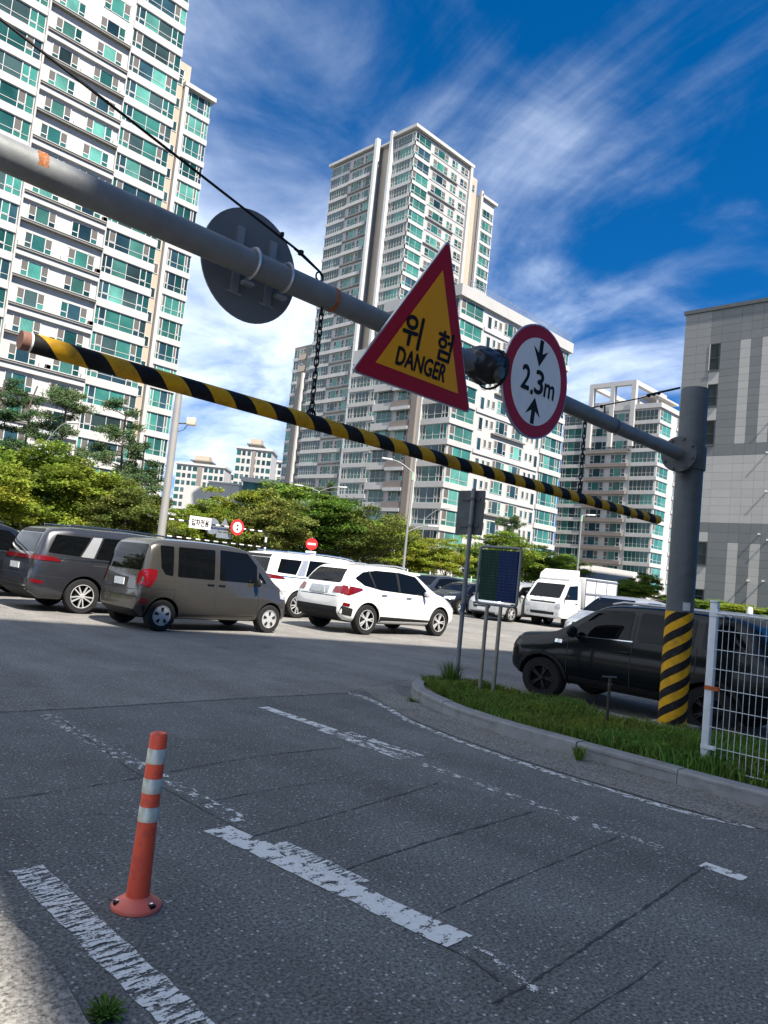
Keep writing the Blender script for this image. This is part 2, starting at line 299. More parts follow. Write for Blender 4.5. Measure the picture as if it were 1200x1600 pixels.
mark('lane_line', 4.78, 4.90, 6.3, 5.2, P2, .004, .0); mark('lane_line', 4.70, 4.84, 5.3, 4.2, P4, .004, -.03); mark('lane_line', 4.86, 4.97, 5.1, 4.2, P4, .0045, 0); mark('lane_line', 4.70, 4.80, 4.1, 1.9, P3, .004, -.08); mark('lane_line', 4.60, 4.70, 1.74, 1.5, P2)
strip('edge_line', dense([(545,1083),(570,1090),(605,1106),(640,1128),(700,1152),(800,1188),(900,1220),(1000,1250),(1100,1278),(1200,1297),(1290,1318)], .15), .085, P4, .004, .004, road)
# dusty concrete gutter along the island kerb
gut = [(6.9,7.0),(6.45,6.2),(6.05,5.35),(5.86,4.6),(5.74,3.8),(5.70,3.1),(5.70,2.5),(5.74,2.0),(5.9,1.2),(6.0,0.0)]
gin = [(7.5,7.0),(7.1,6.5),(6.6,5.5),(6.5,4.6),(6.45,3.8),(6.42,3.1),(6.4,2.5),(6.4,2.0),(6.42,1.2),(6.45,0.0)]
mb = MB(); vs = []
for a, b in zip(gut, gin): vs += [(*a, .006), (*b, .006)]
mb.add(vs, [(2*i, 2*i+1, 2*i+3, 2*i+2) for i in range(len(gut)-1)])
gutter = part('gutter_apron', mb, asphalt('dusty_concrete', (.165, .155, .14), (.34, .33, .32), .8)); tag(gutter, kind='structure')
# concrete pavement at the lower left
mb = MB(); ys = [i*.25 for i in range(-30, 15)]; vs = []
for y in ys:
    e = 1.245+.02*math.sin(y*5)+random.uniform(-.012, .012); vs += [(-6, y, .045), (e-.03, y, .045), (e, y, .004)]
mb.add(vs, [f for i in range(len(ys)-1) for f in ((3*i, 3*i+1, 3*i+4, 3*i+3), (3*i+1, 3*i+2, 3*i+5, 3*i+4))])
pave = part('pavement', mb, asphalt('pavement_concrete', (.17, .16, .145), (.28, .27, .25), .7)); tag(pave, kind='structure')

# ------------------------------------------------------------------ island with kerb stones
outer = [(6.40,-6.0),(6.40,0.0),(6.40,1.2),(6.38,2.4),(6.40,3.4),(6.44,4.4),(6.60,5.2),(6.86,5.85),(7.12,6.3),(7.45,6.62),(7.8,6.85),(8.15,6.88),(8.42,6.66),(8.50,6.2),(8.52,5.0),(8.52,3.5),(8.52,0.0),(8.52,-6.0)]
def resample(pts, step):
    pts = [Vector((*p, 0)) for p in pts]; out = [pts[0]]; acc = 0
    for a, b in zip(pts, pts[1:]):
        L_ = (b-a).length; d = step-acc
        while d <= L_: out.append(a.lerp(b, d/L_)); d += step
        acc = L_-(d-step)
    return out
fine = resample(outer, .06); cen = Vector((7.46, 3.0, 0))
island = part('traffic_island', MB().add([(p[0], p[1], .085) for p in outer], [tuple(range(len(outer)))]), SOIL); tag(island, kind='structure')
stone = 16; kw = .15; kh = .125
for s in range(0, len(fine)-2, stone):
    seg = fine[s:s+stone+1]
    if len(seg) < 3: continue
    mb = MB(); vs = []; n = len(seg); dz = random.uniform(-.006, .008); do = random.uniform(-.006, .006)
    for i, p in enumerate(seg):
        gi = s+i; a = fine[max(gi-1, 0)]; b = fine[min(gi+1, len(fine)-1)]; t = (b-a).normalized(); q = Vector((t.y, -t.x, 0))
        sh = .004 if i == 0 else (-.004 if i == n-1 else 0); p = p+t*sh+q*do
        for off, z in ((0, -.02), (-.003, kh-.018+dz), (-.018, kh+dz), (-kw, kh+dz), (-kw, .02)):
            vs.append(tuple(p+q*(-off)+Vector((0, 0, z))))
    fs = [(5*i+j, 5*(i+1)+j, 5*(i+1)+j+1, 5*i+j+1) for i in range(n-1) for j in range(4)]+[(0,1,2,3,4), tuple(5*(n-1)+j for j in (4,3,2,1,0))]
    part('kerb_stone', mb.add(vs, fs), KERBM, island)
# grass and clover on the island (uncountable)
def blades(name, n, where, hmin, hmax, m, w=.009, lean=.6):
    mb = MB(); vs = []; fs = []
    for _ in range(n):
        x, y, z, sc = where(); h = random.uniform(hmin, hmax)*sc; a = random.uniform(0, 6.283); ca, sa = math.cos(a), math.sin(a); ln = random.uniform(.1, lean)*h; b = random.uniform(0, 6.283); lx, ly = math.cos(b)*ln, math.sin(b)*ln; ww = w*random.uniform(.6, 1.4)
        o = len(vs); vs += [(x-ca*ww, y-sa*ww, z), (x+ca*ww, y+sa*ww, z), (x+lx*.4+ca*ww*.8, y+ly*.4+sa*ww*.8, z+h*.6), (x+lx*.4-ca*ww*.8, y+ly*.4-sa*ww*.8, z+h*.6), (x+lx, y+ly, z+h*random.uniform(.75, 1))]
        fs += [(o, o+1, o+2, o+3), (o+3, o+2, o+4)]
    mb.add(vs, fs); return mb
def isl_half(y):       # x range of planting at this y
    if y < 4.4: return 6.58, 8.34
    if y < 6.7:
        t = (y-4.4)/2.3; return 6.6+1.15*t**1.5, 8.34-.1*t
    return 7.75, 8.2
def wh():
    while True:
        y = random.uniform(.2, 6.72); a, b = isl_half(y); x = random.uniform(a, b)
        d = noise.noise(Vector((x*1.6, y*1.6, 3.))); 
        if random.random() < .45+.9*d: return x, y, .08, (1.15+.6*d)*(1.35 if y < 3.0 else 1)*(1.0 if y > 4.5 else 1)
GRASS = leafmat('grass_blade', (.095, .175, .034), .45, .3)
gr = part('grass', blades('grass', 34000, wh, .045, .14, GRASS, .007), GRASS); tag(gr, 'short shaggy green grass covering the kerbed island', 'grass', kind='stuff')
def dw():
    x, y, z, sc = wh(); return x, y, z, sc
DRY = leafmat('dry_grass', (.22, .19, .085), .4, .3, .02)
tag(part('dry_grass', blades('dry', 1800, dw, .05, .17, DRY, .005), DRY), 'dry straw-coloured stems mixed into the island grass', 'grass', kind='stuff')
def leaves_low(n, where, s0, s1):
    mb = MB(); vs = []; fs = []
    for _ in range(n):
        x, y, z, sc = where(); s = random.uniform(s0, s1); h = random.uniform(.02, .11)*sc; a = random.uniform(0, 6.28); u = Vector((math.cos(a), math.sin(a), random.uniform(-.3, .3)))*s; v = Vector((-math.sin(a), math.cos(a), random.uniform(-.4, .4)))*s*.7; c = Vector((x, y, z+h)); o = len(vs)
        vs += [tuple(c-u), tuple(c-v*.8), tuple(c+u), tuple(c+v*.8)]; fs.append((o, o+1, o+2, o+3))
    return mb.add(vs, fs)
CLOV = leafmat('clover_leaf', (.085, .165, .032), .45, .3)
tag(part('ground_cover', leaves_low(16000, wh, .010, .024), CLOV), 'low clover leaves spread among the island grass', 'ground cover', kind='stuff')
def weed(name, label, x, y, z, n, h, sp, grp=None):
    t = thing(name, label, 'weed', (x, y, z), 0, grp)
    mb = MB(); vs = []; fs = []
    for _ in range(n):
        a = random.uniform(0, 6.283); l = random.uniform(.5, 1)*h; r = random.uniform(.2, 1)*sp; w = random.uniform(.002, .007); p = Vector((math.cos(a)*r*.25, math.sin(a)*r*.25, 0)); tip = Vector((math.cos(a)*r, math.sin(a)*r, l*random.uniform(.5, 1))); mid = p.lerp(tip, .55)+Vector((0, 0, l*.22)); q = Vector((-math.sin(a), math.cos(a), 0))*w; o = len(vs)
        vs += [tuple(p-q*.5), tuple(p+q*.5), tuple(mid+q), tuple(mid-q), tuple(tip)]; fs += [(o, o+1, o+2, o+3), (o+3, o+2, o+4)]
    part('foliage', mb.add(vs, fs), GRASS, t); return t
p = G(165, 1590); weed('weed_tuft', 'grassy weed growing at the bottom edge of the picture beside the concrete', p.x, p.y, 0, 110, .05, .10)
p = G(908, 1188); weed('weed_tuft', 'leafy weed growing out of the gutter against the island kerb', p.x-.04, p.y, 0, 80, .17, .12)
p = G(648, 1096); weed('weed_tuft', 'low dry weed at the foot of the kerb by the island tip', p.x-.05, p.y, 0, 60, .06, .13)
t = weed('tall_grass_clump', 'tall grass clump around the foot of the sign post', 8.05, 6.45, .08, 160, .42, .28)
t = weed('tall_grass_clump', 'tall grass clump at the foot of the white fence post', 6.95, 2.75, .08, 220, .36, .36)
t = weed('tall_grass_clump', 'tall rough grass behind the white mesh fence', 7.3, 1.9, .08, 260, .40, .5)
# ------------------------------------------------------------------ height-limit gantry over the lane
GY = 3.56
def helix(axis_pts, r, pitch, starts, n, seg_mat, m2, flip=1):
    """cylinder from a to b whose faces follow a helix: alternate two materials"""
    a, b = Vector(axis_pts[0]), Vector(axis_pts[1]); Lh = (b-a).length; t = (b-a).normalized()
    e1 = Vector((0, 0, 1)) if abs(t.z) < .9 else Vector((1, 0, 0)); e1 = (e1-t*e1.dot(t)).normalized(); e2 = t.cross(e1)
    half = pitch/(2*starts); mb = MB(); k0 = -int(pitch/half)-2; k1 = int(Lh/half)+3
    for k in range(k0, k1):
        for j in range(n):
            q = []
            for (jj, kk) in ((j, k), (j+1, k), (j+1, k+1), (j, k+1)):
                an = 2*math.pi*jj/n; h = kk*half+flip*pitch*jj/n if flip > 0 else kk*half+pitch*(1-jj/n)
                h = min(max(h, 0), Lh); q.append((a+t*h+(e1*math.cos(an)+e2*math.sin(an))*r, h))
            if max(x[1] for x in q)-min(x[1] for x in q) < 1e-6: continue
            o = len(mb.v); mb.v += [tuple(x[0]) for x in q]; mb.f.append((o, o+1, o+2, o+3)); mb.m.append(k % 2)
    me = bpy.data.meshes.new('stripe_band'); me.from_pydata(mb.v, [], mb.f); me.materials.append(seg_mat); me.materials.append(m2); me.polygons.foreach_set('material_index', mb.m)
    bm = bmesh.new(); bm.from_mesh(me); bmesh.ops.remove_doubles(bm, verts=bm.verts[:], dist=1e-5); bmesh.ops.dissolve_degenerate(bm, dist=1e-5, edges=bm.edges[:]); bmesh.ops.recalc_face_normals(bm, faces=bm.faces[:]); bm.to_mesh(me); bm.free()
    me.shade_smooth(); return me
PX = onY(1077, 740, GY).x; PT = onY(1077, 602, GY).z; BZ = 3.14; prad = .148
gan = thing('height_limit_gantry', 'grey steel gantry with round posts and a long beam crossing the lane', 'gantry', (PX, GY, 0))
def post(x, zt):
    mb = MB(); mb.lathe([(0, zt-.006), (prad-.004, zt-.006), (prad, zt-.012), (prad, .05)], 36)
    return part('post', mb, DSTEEL, gan, 40, (x-PX, 0, 0))
post(PX, PT); post(.45, PT)
zb = onY(1050, 955, GY).z
me = helix(((0, 0, .09), (0, 0, zb)), prad+.003, .60, 3, 36, YELLOW, BLACK, 1); ob('stripe_band', me, gan)
mb = MB(); bl = [(-.34,-.24),(.3,-.3),(.36,.22),(-.3,.3)]
mb.prism([(-.30,-.26),(.30,-.26),(.30,.26),(-.30,.26)], .04, .10, 'z'); mb.prism([(-.24,-.22),(.24,-.22),(.24,.22),(-.24,.22)], .10, .17, 'z'); part('footing', mb, CONC, gan)
part('footing', MB().cbox(-.3, .3, -.3, .3, -.02, .1, .02), CONC, gan, loc=(.45-PX, 0, 0))
lab = onY(1043, 939, GY); mb = MB(); nn = 8
a0 = math.atan2(-lab.y, -lab.x)     # sticker on the side towards the lane
vs = []
for i in range(nn+1):
    a = R(214)+R(34)*i/nn; vs += [((prad+.002)*math.cos(a), (prad+.002)*math.sin(a), zb+.02), ((prad+.002)*math.cos(a), (prad+.002)*math.sin(a), zb+.11)]
part('sticker', mb.add(vs, [(2*i, 2*i+2, 2*i+3, 2*i+1) for i in range(nn)]), mat('paper_sticker', (.42, .43, .44), .7, var=.25, vscale=40), gan)
bx = lambda x: x-PX
X1 = onY(518, 463, GY).x; X2 = onY(955, 690, GY).x
part('beam', MB().tube([(bx(-.2), 0, BZ+.03), (bx(X1), 0, BZ+.02)], .076, 28).tube([(bx(X1)-.01, 0, BZ+.02), (bx(X2), 0, BZ)], .072, 28).tube([(bx(X2)-.01, 0, BZ), (-.1, 0, BZ)], .067, 28), STEEL, gan, 40)
part('rust_ring', MB().tube([(bx(X1)-.012, 0, BZ+.02), (bx(X1)+.012, 0, BZ+.02)], .078, 28), RUST, gan, 40)
part('joint_ring', MB().tube([(bx(X2)-.02, 0, BZ), (bx(X2)+.02, 0, BZ)], .0745, 28), DSTEEL, gan, 40)
mb = MB(); xr = onY(62, 238, GY).x; vs = []; m_ = 10
for i in range(m_+1):
    a = R(-20)+R(75)*i/m_; w0 = .022+random.uniform(-.004, .004); r = .0765
    for dx in (-w0, w0): vs.append((bx(xr)+dx, -r*math.cos(a), BZ+.03+r*math.sin(a)))
part('rust_patch', mb.add(vs, [(2*i, 2*i+1, 2*i+3, 2*i+2) for i in range(m_)]), mat('orange_rust', (.22, .07, .015), .9, var=.4, vscale=45, dirt=(.33, .33, .33, .7), dscale=40), gan)
# flange pair and clamp at the post
mb = MB(); mb.lathe([(0, -.32), (.20, -.32), (.20, -.29), (.15, -.285), (.15, -.27), (.2, -.265), (.2, -.235), (.1, -.23), (.1, -.12)], 24, axis='x', c=(0, 0, BZ))
for j in range(8):
    a = j*math.pi/4+.3; mb.tube([(-.345, .17*math.cos(a), BZ+.17*math.sin(a)), (-.215, .17*math.cos(a), BZ+.17*math.sin(a))], .014, 6)
part('flange', mb, DSTEEL, gan, 40)
mb = MB().lathe([(prad+.002, -.13), (prad+.02, -.13), (prad+.02, .13), (prad+.002, .13)], 32, c=(0, 0, BZ)); mb.box(prad-.01, prad+.07, -.05, .05, BZ-.1, BZ+.1); part('collar', mb, DSTEEL, gan, 40)
# guy wires
mb = MB(); A = onY(500, 425, GY); B = Vector((.45, GY, PT-.12)); wv = Vector((-PX, -GY, 0))
mb.tube([A+wv, onY(470, 395, GY)+wv, B+wv], .008, 6); mb.tube([A+wv+Vector((.02, 0, -.02)), A+wv, onY(460, 388, GY)+wv], .008, 6)
mb.lathe([(0, -.02), (.018, -.012), (.018, .012), (0, .02)], 8, c=tuple(onY(470, 395, GY)+wv)); mb.lathe([(0, -.015), (.012, -.01), (.012, .01), (0, .015)], 8, c=tuple(onY(441, 366, GY)+wv))
ring = [A+wv+Vector((.028*math.cos(a), 0, -.03+.028*math.sin(a))) for a in [i*math.pi/6 for i in range(13)]]; mb.tube(ring, .006, 6)
part('guy_wire', mb, BLACKM, gan, 40)
mb = MB(); A = onY(920, 638, GY); B = onY(1062, 606, GY)
mb.tube([A+wv, A.lerp(B, .5)+wv+Vector((0, 0, -.015)), B+wv], .006, 6)
for q in (.12, .62, .68, .74): 
    c = A.lerp(B, q)+wv+Vector((0, 0, -.01)); mb.lathe([(0, -.02), (.017, -.01), (.014, .012), (0, .02)], 7, c=tuple(c))
mb.tube([A.lerp(B, .15)+wv, A.lerp(B, .15)+wv+Vector((.02, 0, -.1))], .007, 6); mb.tube([A.lerp(B, .6)+wv, B+wv+Vector((0, 0, .0))], .012, 6)
part('guy_wire', mb, BLACKM, gan, 40)

# ------------------------------------------------------------------ lettering
def text_polys(s):
    cu = bpy.data.curves.new('t', 'FONT'); cu.body = s; cu.resolution_u = 3
    o = bpy.data.objects.new('t', cu); COL.objects.link(o); dg = bpy.context.evaluated_depsgraph_get(); dg.update()
    me = bpy.data.meshes.new_from_object(o.evaluated_get(dg)); bpy.data.objects.remove(o)
    vs = [v.co.copy() for v in me.vertices]; fs = [tuple(p.vertices) for p in me.polygons]; bpy.data.meshes.remove(me); return vs, fs
def lettering(s, x0, x1, z0, z1, y, m, parent, bold=0, name='lettering'):
    vs, fs = text_polys(s); ax = min(v.x for v in vs); bx_ = max(v.x for v in vs); az = min(v.y for v in vs); bz = max(v.y for v in vs); mb = MB()
    offs = [(0, 0)] if not bold else [(0, 0), (bold, 0), (-bold, 0), (0, bold), (0, -bold)]
    for i, (ox, oz) in enumerate(offs):
        mb.add([(x0+(v.x-ax)/(bx_-ax)*(x1-x0)+ox, y-.0006*i, z0+(v.y-az)/(bz-az)*(z1-z0)+oz) for v in vs], fs)
    me = bpy.data.meshes.new(name); me.from_pydata(mb.v, [], mb.f); me.materials.append(m)
    return ob(name, me, parent)
def rounded(poly, r, k=5):
    out = []; n = len(poly)
    for i in range(n):
        p = Vector(poly[i]); a = Vector(poly[i-1])-p; b = Vector(poly[(i+1) % n])-p; la, lb = a.length, b.length; a.normalize(); b.normalize()
        d = min(r/math.tan(max(.05, a.angle(b)/2)), la*.45, lb*.45); s = p+a*d; e = p+b*d
        for j in range(k+1):
            t = j/k; out.append(tuple(s*(1-t)**2+p*2*t*(1-t)+e*t*t))
    return out
def scalep(poly, f, c): return [((x-c[0])*f+c[0], (z-c[1])*f+c[1]) for x, z in poly]

# triangular danger sign, leaning a little forward
sc = 3.45/3.75; base = (onY(553, 575, 3.45)+onY(733, 643, 3.45))/2
tri = thing('danger_sign', 'triangular red and yellow danger sign hung on the gantry beam', 'sign', base); tri.rotation_euler = (R(9), 0, 0); tri.scale = (sc,)*3
T = [(-.65, -.02), (.65, -.02), (0, 1.14)]; cT = (0, .36)
part('plate', MB().prism(rounded(T, .03), 0, .018), ALU, tri)
part('red_border', MB().prism(rounded(scalep(T, .975, cT), .03), -.003, .0), RED, tri)
part('yellow_field', MB().prism([(-.455, .095), (.455, .095), (0, .905)], -.006, -.003), SIGNY, tri)
lettering('위', -.27, -.08, .285, .515, -.008, INK, tri, .006); lettering('험', .10, .27, .285, .50, -.008, INK, tri, .005); lettering('DANGER', -.275, .265, .135, .262, -.008, INK, tri, .005)
for a in (-.3, .26): part('clamp_bracket', MB().box(a, a+.04, .018, .05, .2, .5), ALU, tri)
# round height limit sign
cR = onY(838, 597, 3.45)
rnd = thing('height_limit_sign', 'round red and white height limit sign reading 2.3m on the beam', 'sign', cR); rnd.scale = (sc,)*3; rnd.rotation_euler = (R(3), 0, 0)
circ = lambda r, n=48: [(r*math.cos(2*math.pi*i/n), r*math.sin(2*math.pi*i/n)) for i in range(n)]
part('plate', MB().prism(circ(.505), 0, .02), ALU, rnd, 40); part('red_border', MB().prism(circ(.492), -.003, 0), RED, rnd); part('white_field', MB().prism(circ(.385), -.006, -.003), SIGNW, rnd)
lettering('2', -.235, -.115, -.10, .105, -.008, INK, rnd, .006); lettering('.', -.082, -.045, -.125, -.085, -.008, INK, rnd, .004); lettering('3', -.03, .10, -.10, .105, -.008, INK, rnd, .006); lettering('m', .125, .285, -.10, .02, -.008, INK, rnd, .005)
for s, z0 in ((-1, .375), (1, -.375)):
    part('arrow', MB().prism([(-.028, z0), (.028, z0), (.028, z0+s*.12), (.115, z0+s*.075), (0, z0+s*.235), (-.115, z0+s*.075), (-.028, z0+s*.12)], -.0085, -.0065), INK, rnd)
for a in (-.2, .16): part('clamp_bracket', MB().box(a, a+.04, .02, .05, -.3, .3), ALU, rnd)
# round sign seen from behind
cB = onY(395, 415, 3.70); bs = thing('round_sign_back', 'round bare metal sign seen from behind, clamped to the left of the beam', 'sign', cB)
part('plate', MB().prism(circ(.335), .02, .032), mat('sign_back_metal', (.13, .14, .15), .55, .2, var=.12, vscale=4, dirt=(.12, .12, .125, .6), dscale=3), bs, 40)
for x in (-.10, .135):
    part('bracket', MB().box(x-.022, x+.022, .0, .02, -.2, .2).box(x-.05, x+.05, .008, .02, -.205, -.19), ALU, bs)
    z0 = BZ+.025-cB.z; y0 = GY-cB.y
    part('u_bolt', MB().tube([(x, y0+.085*math.cos(a)+0*.02, z0+.085*math.sin(a)) for a in [R(70)+R(220)*i/12 for i in range(13)]], .011, 6).box(x-.02, x+.05, y0+.02, y0+.06, z0-.115, z0-.095), ALU, bs, 40)
# black wrapped fixture between the signs
cS = onY(757, 572, GY); hs = thing('wrapped_fixture', 'black wrapped fixture on the beam between the danger and height signs', 'fixture', cS)
bm = bmesh.new(); bmesh.ops.create_icosphere(bm, subdivisions=4, radius=1)
for v in bm.verts:
    d = v.co.normalized(); f = 1+.16*noise.noise(d*2.6)+.07*noise.noise(d*7)
    sx = .235; sz = .135
    v.co = Vector((d.x*sx, d.y*.15, d.z*sz))*f
    if d.x > .35: v.co.z += .03
me = bpy.data.meshes.new('wrap'); bm.to_mesh(me); bm.free(); me.materials.append(mat('black_bag', (.012, .012, .014), .38, var=.2, vscale=10, bump=.5, bscale=18)); me.shade_smooth(); ob('wrap', me, hs)
part('lens', MB().lathe([(0, -.155), (.05, -.15), (.055, -.12), (.05, -.08)], 16, axis='y', c=(.02, 0, -.06)), mat('dull_lens', (.06, .055, .045), .3, var=.3, vscale=12), hs, 40)
part('strap', MB().lathe([(.152, -.02), (.165, 0), (.152, .02)], 20, axis='x', c=(.1, 0, .0)), BLACKM, hs, 40)
# hanging striped bar with its chains
ba = onY(42, 533, GY); bb = onY(1027, 815, GY); barz = 2.365
bar = thing('hanging_bar', 'yellow and black striped bar hanging on chains below the beam', 'height bar', (ba.x, GY, barz))
Lb = bb.x-ba.x
ob('tube', helix(((.012, 0, .01), (Lb, 0, -.01)), .046, .285, 1, 28, YELLOW, BLACK, 1), bar)
part('end_cap', MB().tube([(-.03, 0, .01), (.012, 0, .01)], .044, 20), mat('rusty_cap', (.15, .07, .05), .8, var=.3, vscale=20), bar, 40)
part('end_ring', MB().tube([(.008, 0, .01), (.016, 0, .01)], .0468, 20), mat('white_ring', (.6, .6, .58), .6), bar, 40); part('end_cap', MB().tube([(Lb-.005, 0, -.01), (Lb+.01, 0, -.01)], .044, 20), BLACKP, bar, 40)
def chain(label, x, x2, ztop, zbot):
    n = int((ztop-zbot)/.046); t = thing('chain', label, 'chain', (x, GY, zbot), 0, 'chains holding the striped bar')
    lk = [];
    for j in range(17):
        a = 2*math.pi*j/16; lk.append((.013*math.cos(a), 0, .026*math.sin(a)+(.006 if math.sin(a) > 0 else -.006)))
    me = MB().tube(lk, .0052, 6, cap=False).mesh('link', BLACKM, 50)
    for i in range(n+1):
        f = i/n; ob('link', me, t, ((x2-x)*f, 0, (ztop-zbot)*f), (0, random.uniform(-.12, .12), (i % 2)*math.pi/2+.5+random.uniform(-.3, .3)))
    part('eye_ring', MB().tube([(.03*math.cos(a), 0, .03*math.sin(a)-.005) for a in [2*math.pi*j/16 for j in range(17)]], .008, 6, cap=False), BLACKM, t, 50)
c1 = onY(486, 648, GY); c2 = onY(503, 482, GY); chain('dark chain left of the danger sign, between beam and striped bar', c1.x, c2.x, BZ-.07, barz+.055)
c1 = onY(905, 772, GY); c2 = onY(913, 676, GY); chain('dark chain right of the 2.3m sign, between beam and striped bar', c1.x, c2.x, BZ-.07, barz+.05)

# ------------------------------------------------------------------ bollard
p = G(213, 1416); ORG = mat('orange_rubber', (.74, .082, .032), .5, var=.12, vscale=5, dirt=(.22, .04, .03, .75), dscale=11); ORG2 = mat('orange_base', (.72, .13, .08), .5, var=.14, vscale=8, dirt=(.3, .12, .1, .5), dscale=10)
bo = thing('bollard', 'orange flexible lane bollard with three silver reflective bands', 'bollard', (p.x, p.y, 0)); bo.rotation_euler = (R(-.6), R(.9), 0)
zf = lambda y: (1440-y)/1300*.722
prof = [(.0, zf(160)+.004), (.012, zf(160)+.002), (.013, zf(150)), (.030, zf(146)), (.036, zf(155)), (.037, zf(175)), (.0385, zf(400)), (.041, zf(800)), (.046, zf(1200)), (.0495, zf(1385)), (.0495, .035)]
part('post', MB().lathe(prof, 32), ORG, bo, 45)
part('base', MB().lathe([(.047, .048), (.055, .045), (.100, .016), (.104, .010), (.104, 0)], 36), ORG2, bo, 40)
REF = mat('reflective_tape', (.50, .50, .42), .28, .25, var=.22, vscale=18, dirt=(.3, .3, .25, .5), dscale=14)
for a, b in ((262, 375), (485, 595), (695, 805)):
    def rr(z): return .0385+(.0035)*(zf(400)-z)/.23+.0014
    part('reflective_band', MB().lathe([(rr(zf(a))-.001, zf(a)), (rr(zf(a)), zf(a)-.001), (rr(zf(b)), zf(b)+.001), (rr(zf(b))-.001, zf(b))], 32), REF, bo, 45)
for a in (-75, 45, 165):
    a = R(a); c = Vector((.083*math.cos(a), .083*math.sin(a), .0)); q = part('bolt_pocket', MB().box(-.014, .014, -.013, .013, .018, .0305), BLACKP, bo, None, tuple(c), (0, 0, a)); part('bolt', MB().lathe([(0, .036), (.007, .036), (.008, .033), (.008, .02)], 6), CHROME, q)

# ------------------------------------------------------------------ posts and boards on the island
sp = Vector((8.12, 6.42, .08)); s_ = thing('sign_post', 'grey post with a rectangular sign seen from behind on the island', 'sign post', sp)
zt = onX(734, 764, sp.x).z
part('post', MB().tube([(0, 0, 0), (0, 0, zt-sp.z)], .031, 14), STEEL, s_, 40)
A = onX(715, 766, sp.x); B = onX(750, 836, sp.x)
cy0 = (A.y+B.y)/2-sp.y
part('plate', MB().prism(rounded([(cy0-.235, B.z-sp.z), (cy0+.235, B.z-sp.z), (cy0+.235, A.z-sp.z), (cy0-.235, A.z-sp.z)], .03), .036, .042, 'x'), DSTEEL, s_)
for f in (.2, .8):
    z = B.z+(A.z-B.z)*f-sp.z; part('bracket', MB().box(.02, .036, cy0-.16, cy0+.16, z-.018, z+.018).box(-.038, .02, -.045, .045, z-.016, z+.016), DSTEEL, s_)
part('sticker', MB().tube([(0, 0, 1.0), (0, 0, 1.12)], .0325, 14), mat('blue_tape', (.03, .06, .11), .5), s_)
# information board
ix = 7.92; A = onX(755, 853, ix); B = onX(817, 858, ix); Cc = onX(740, 941, ix); D = onX(805, 949, ix)
y0 = (A.y+Cc.y)/2; y1 = (B.y+D.y)/2; z1 = (A.z+B.z)/2; z0 = (Cc.z+D.z)/2
ib = thing('information_board', 'green and blue notice board in a rounded grey tube frame on two posts', 'notice board', (ix, (y0+y1)/2, .08)); hw = abs(y0-y1)/2; z0 -= .08; z1 -= .08
fr = rounded([(-hw, z0), (hw, z0), (hw, z1), (-hw, z1)], .07, 6); mb = MB()
mb.tube([(0, a, b) for a, b in fr]+[(0, *fr[0])], .019, 10, cap=False); part('frame', mb, STEEL, ib, 50)
def boardmat(name, col, ink):
    m = mat(name, col, .6, var=.05, vscale=3, spec=.15); n = m.node_tree.nodes; l = m.node_tree.links; b = n['Principled BSDF']; tcn = n['Texture Coordinate']
    mp_ = n.new('ShaderNodeMapping'); mp_.inputs['Scale'].default_value = (1, 22, 1); l.new(tcn.outputs['Object'], mp_.inputs[0]); sp_ = n.new('ShaderNodeSeparateXYZ'); l.new(tcn.outputs['Object'], sp_.inputs[0])
    t = n.new('ShaderNodeTexNoise'); t.inputs['Scale'].default_value = 3.; t.inputs['Detail'].default_value = 4; l.new(mp_.outputs[0], t.inputs['Vector'])
    w = n.new('ShaderNodeMath'); w.operation = 'MULTIPLY'; w.inputs[1].default_value = 26; l.new(sp_.outputs[2], w.inputs[0]); fr_ = n.new('ShaderNodeMath'); fr_.operation = 'FRACT'; l.new(w.outputs[0], fr_.inputs[0])
    gt = n.new('ShaderNodeMath'); gt.operation = 'GREATER_THAN'; gt.inputs[1].default_value = .55; l.new(fr_.outputs[0], gt.inputs[0])
    q = n.new('ShaderNodeMapRange'); q.inputs['From Min'].default_value = .46; q.inputs['From Max'].default_value = .6; q.inputs['To Max'].default_value = .4; l.new(t.outputs['Fac'], q.inputs['Value'])
    mu = n.new('ShaderNodeMath'); mu.operation = 'MULTIPLY'; l.new(q.outputs[0], mu.inputs[0]); l.new(gt.outputs[0], mu.inputs[1])
    mx = n.new('ShaderNodeMix'); mx.data_type = 'RGBA'; l.new(mu.outputs[0], mx.inputs[0]); src = b.inputs['Base Color'].links[0].from_socket; l.new(src, mx.inputs[6]); mx.inputs[7].default_value = (*ink, 1); l.new(mx.outputs[2], b.inputs['Base Color']); return m
part('green_panel', MB().box(-.008, .008, .0, hw-.032, z0+.045, z1-.04), boardmat('green_notice', (.002, .020, .016), (.05, .10, .09)), ib)
part('blue_panel', MB().box(-.009, .007, -hw+.032, 0, z0+.045, z1-.04), boardmat('blue_notice', (.002, .012, .055), (.05, .08, .16)), ib)
part('panel_back', MB().box(.009, .014, -hw+.03, hw-.03, z0+.045, z1-.04), DSTEEL, ib)
for u, v in ((761, 950), (782, 952)):
    y = onX(u, v, ix).y-(y0+y1)/2; part('post', MB().tube([(0, y, 0), (0, y, z0-.015)], .025, 12), mat('weathered_post', (.22, .20, .165), .5, .4, var=.2, vscale=6), ib, 40)
# iron stake with cross bar
p = G(947, 1141, .085); top = onY(945, 1058, p.y).z
st = thing('iron_stake', 'short dark iron stake with a small cross bar in the grass', 'stake', (p.x, p.y, .08))
part('rod', MB().tube([(0, 0, 0), (0, .0, (top-.08)*.6), (0, 0, top-.085)], .017, 8), mat('rusty_iron', (.04, .028, .022), .8, .3, var=.3, vscale=15), st, 40)
part('cross_bar', MB().tube([(-.06, .06, top-.085), (.05, -.05, top-.08)], .009, 8), DSTEEL, st, 40); part('clip', MB().box(-.02, .045, -.012, .012, top-.17, top-.15), DSTEEL, st)
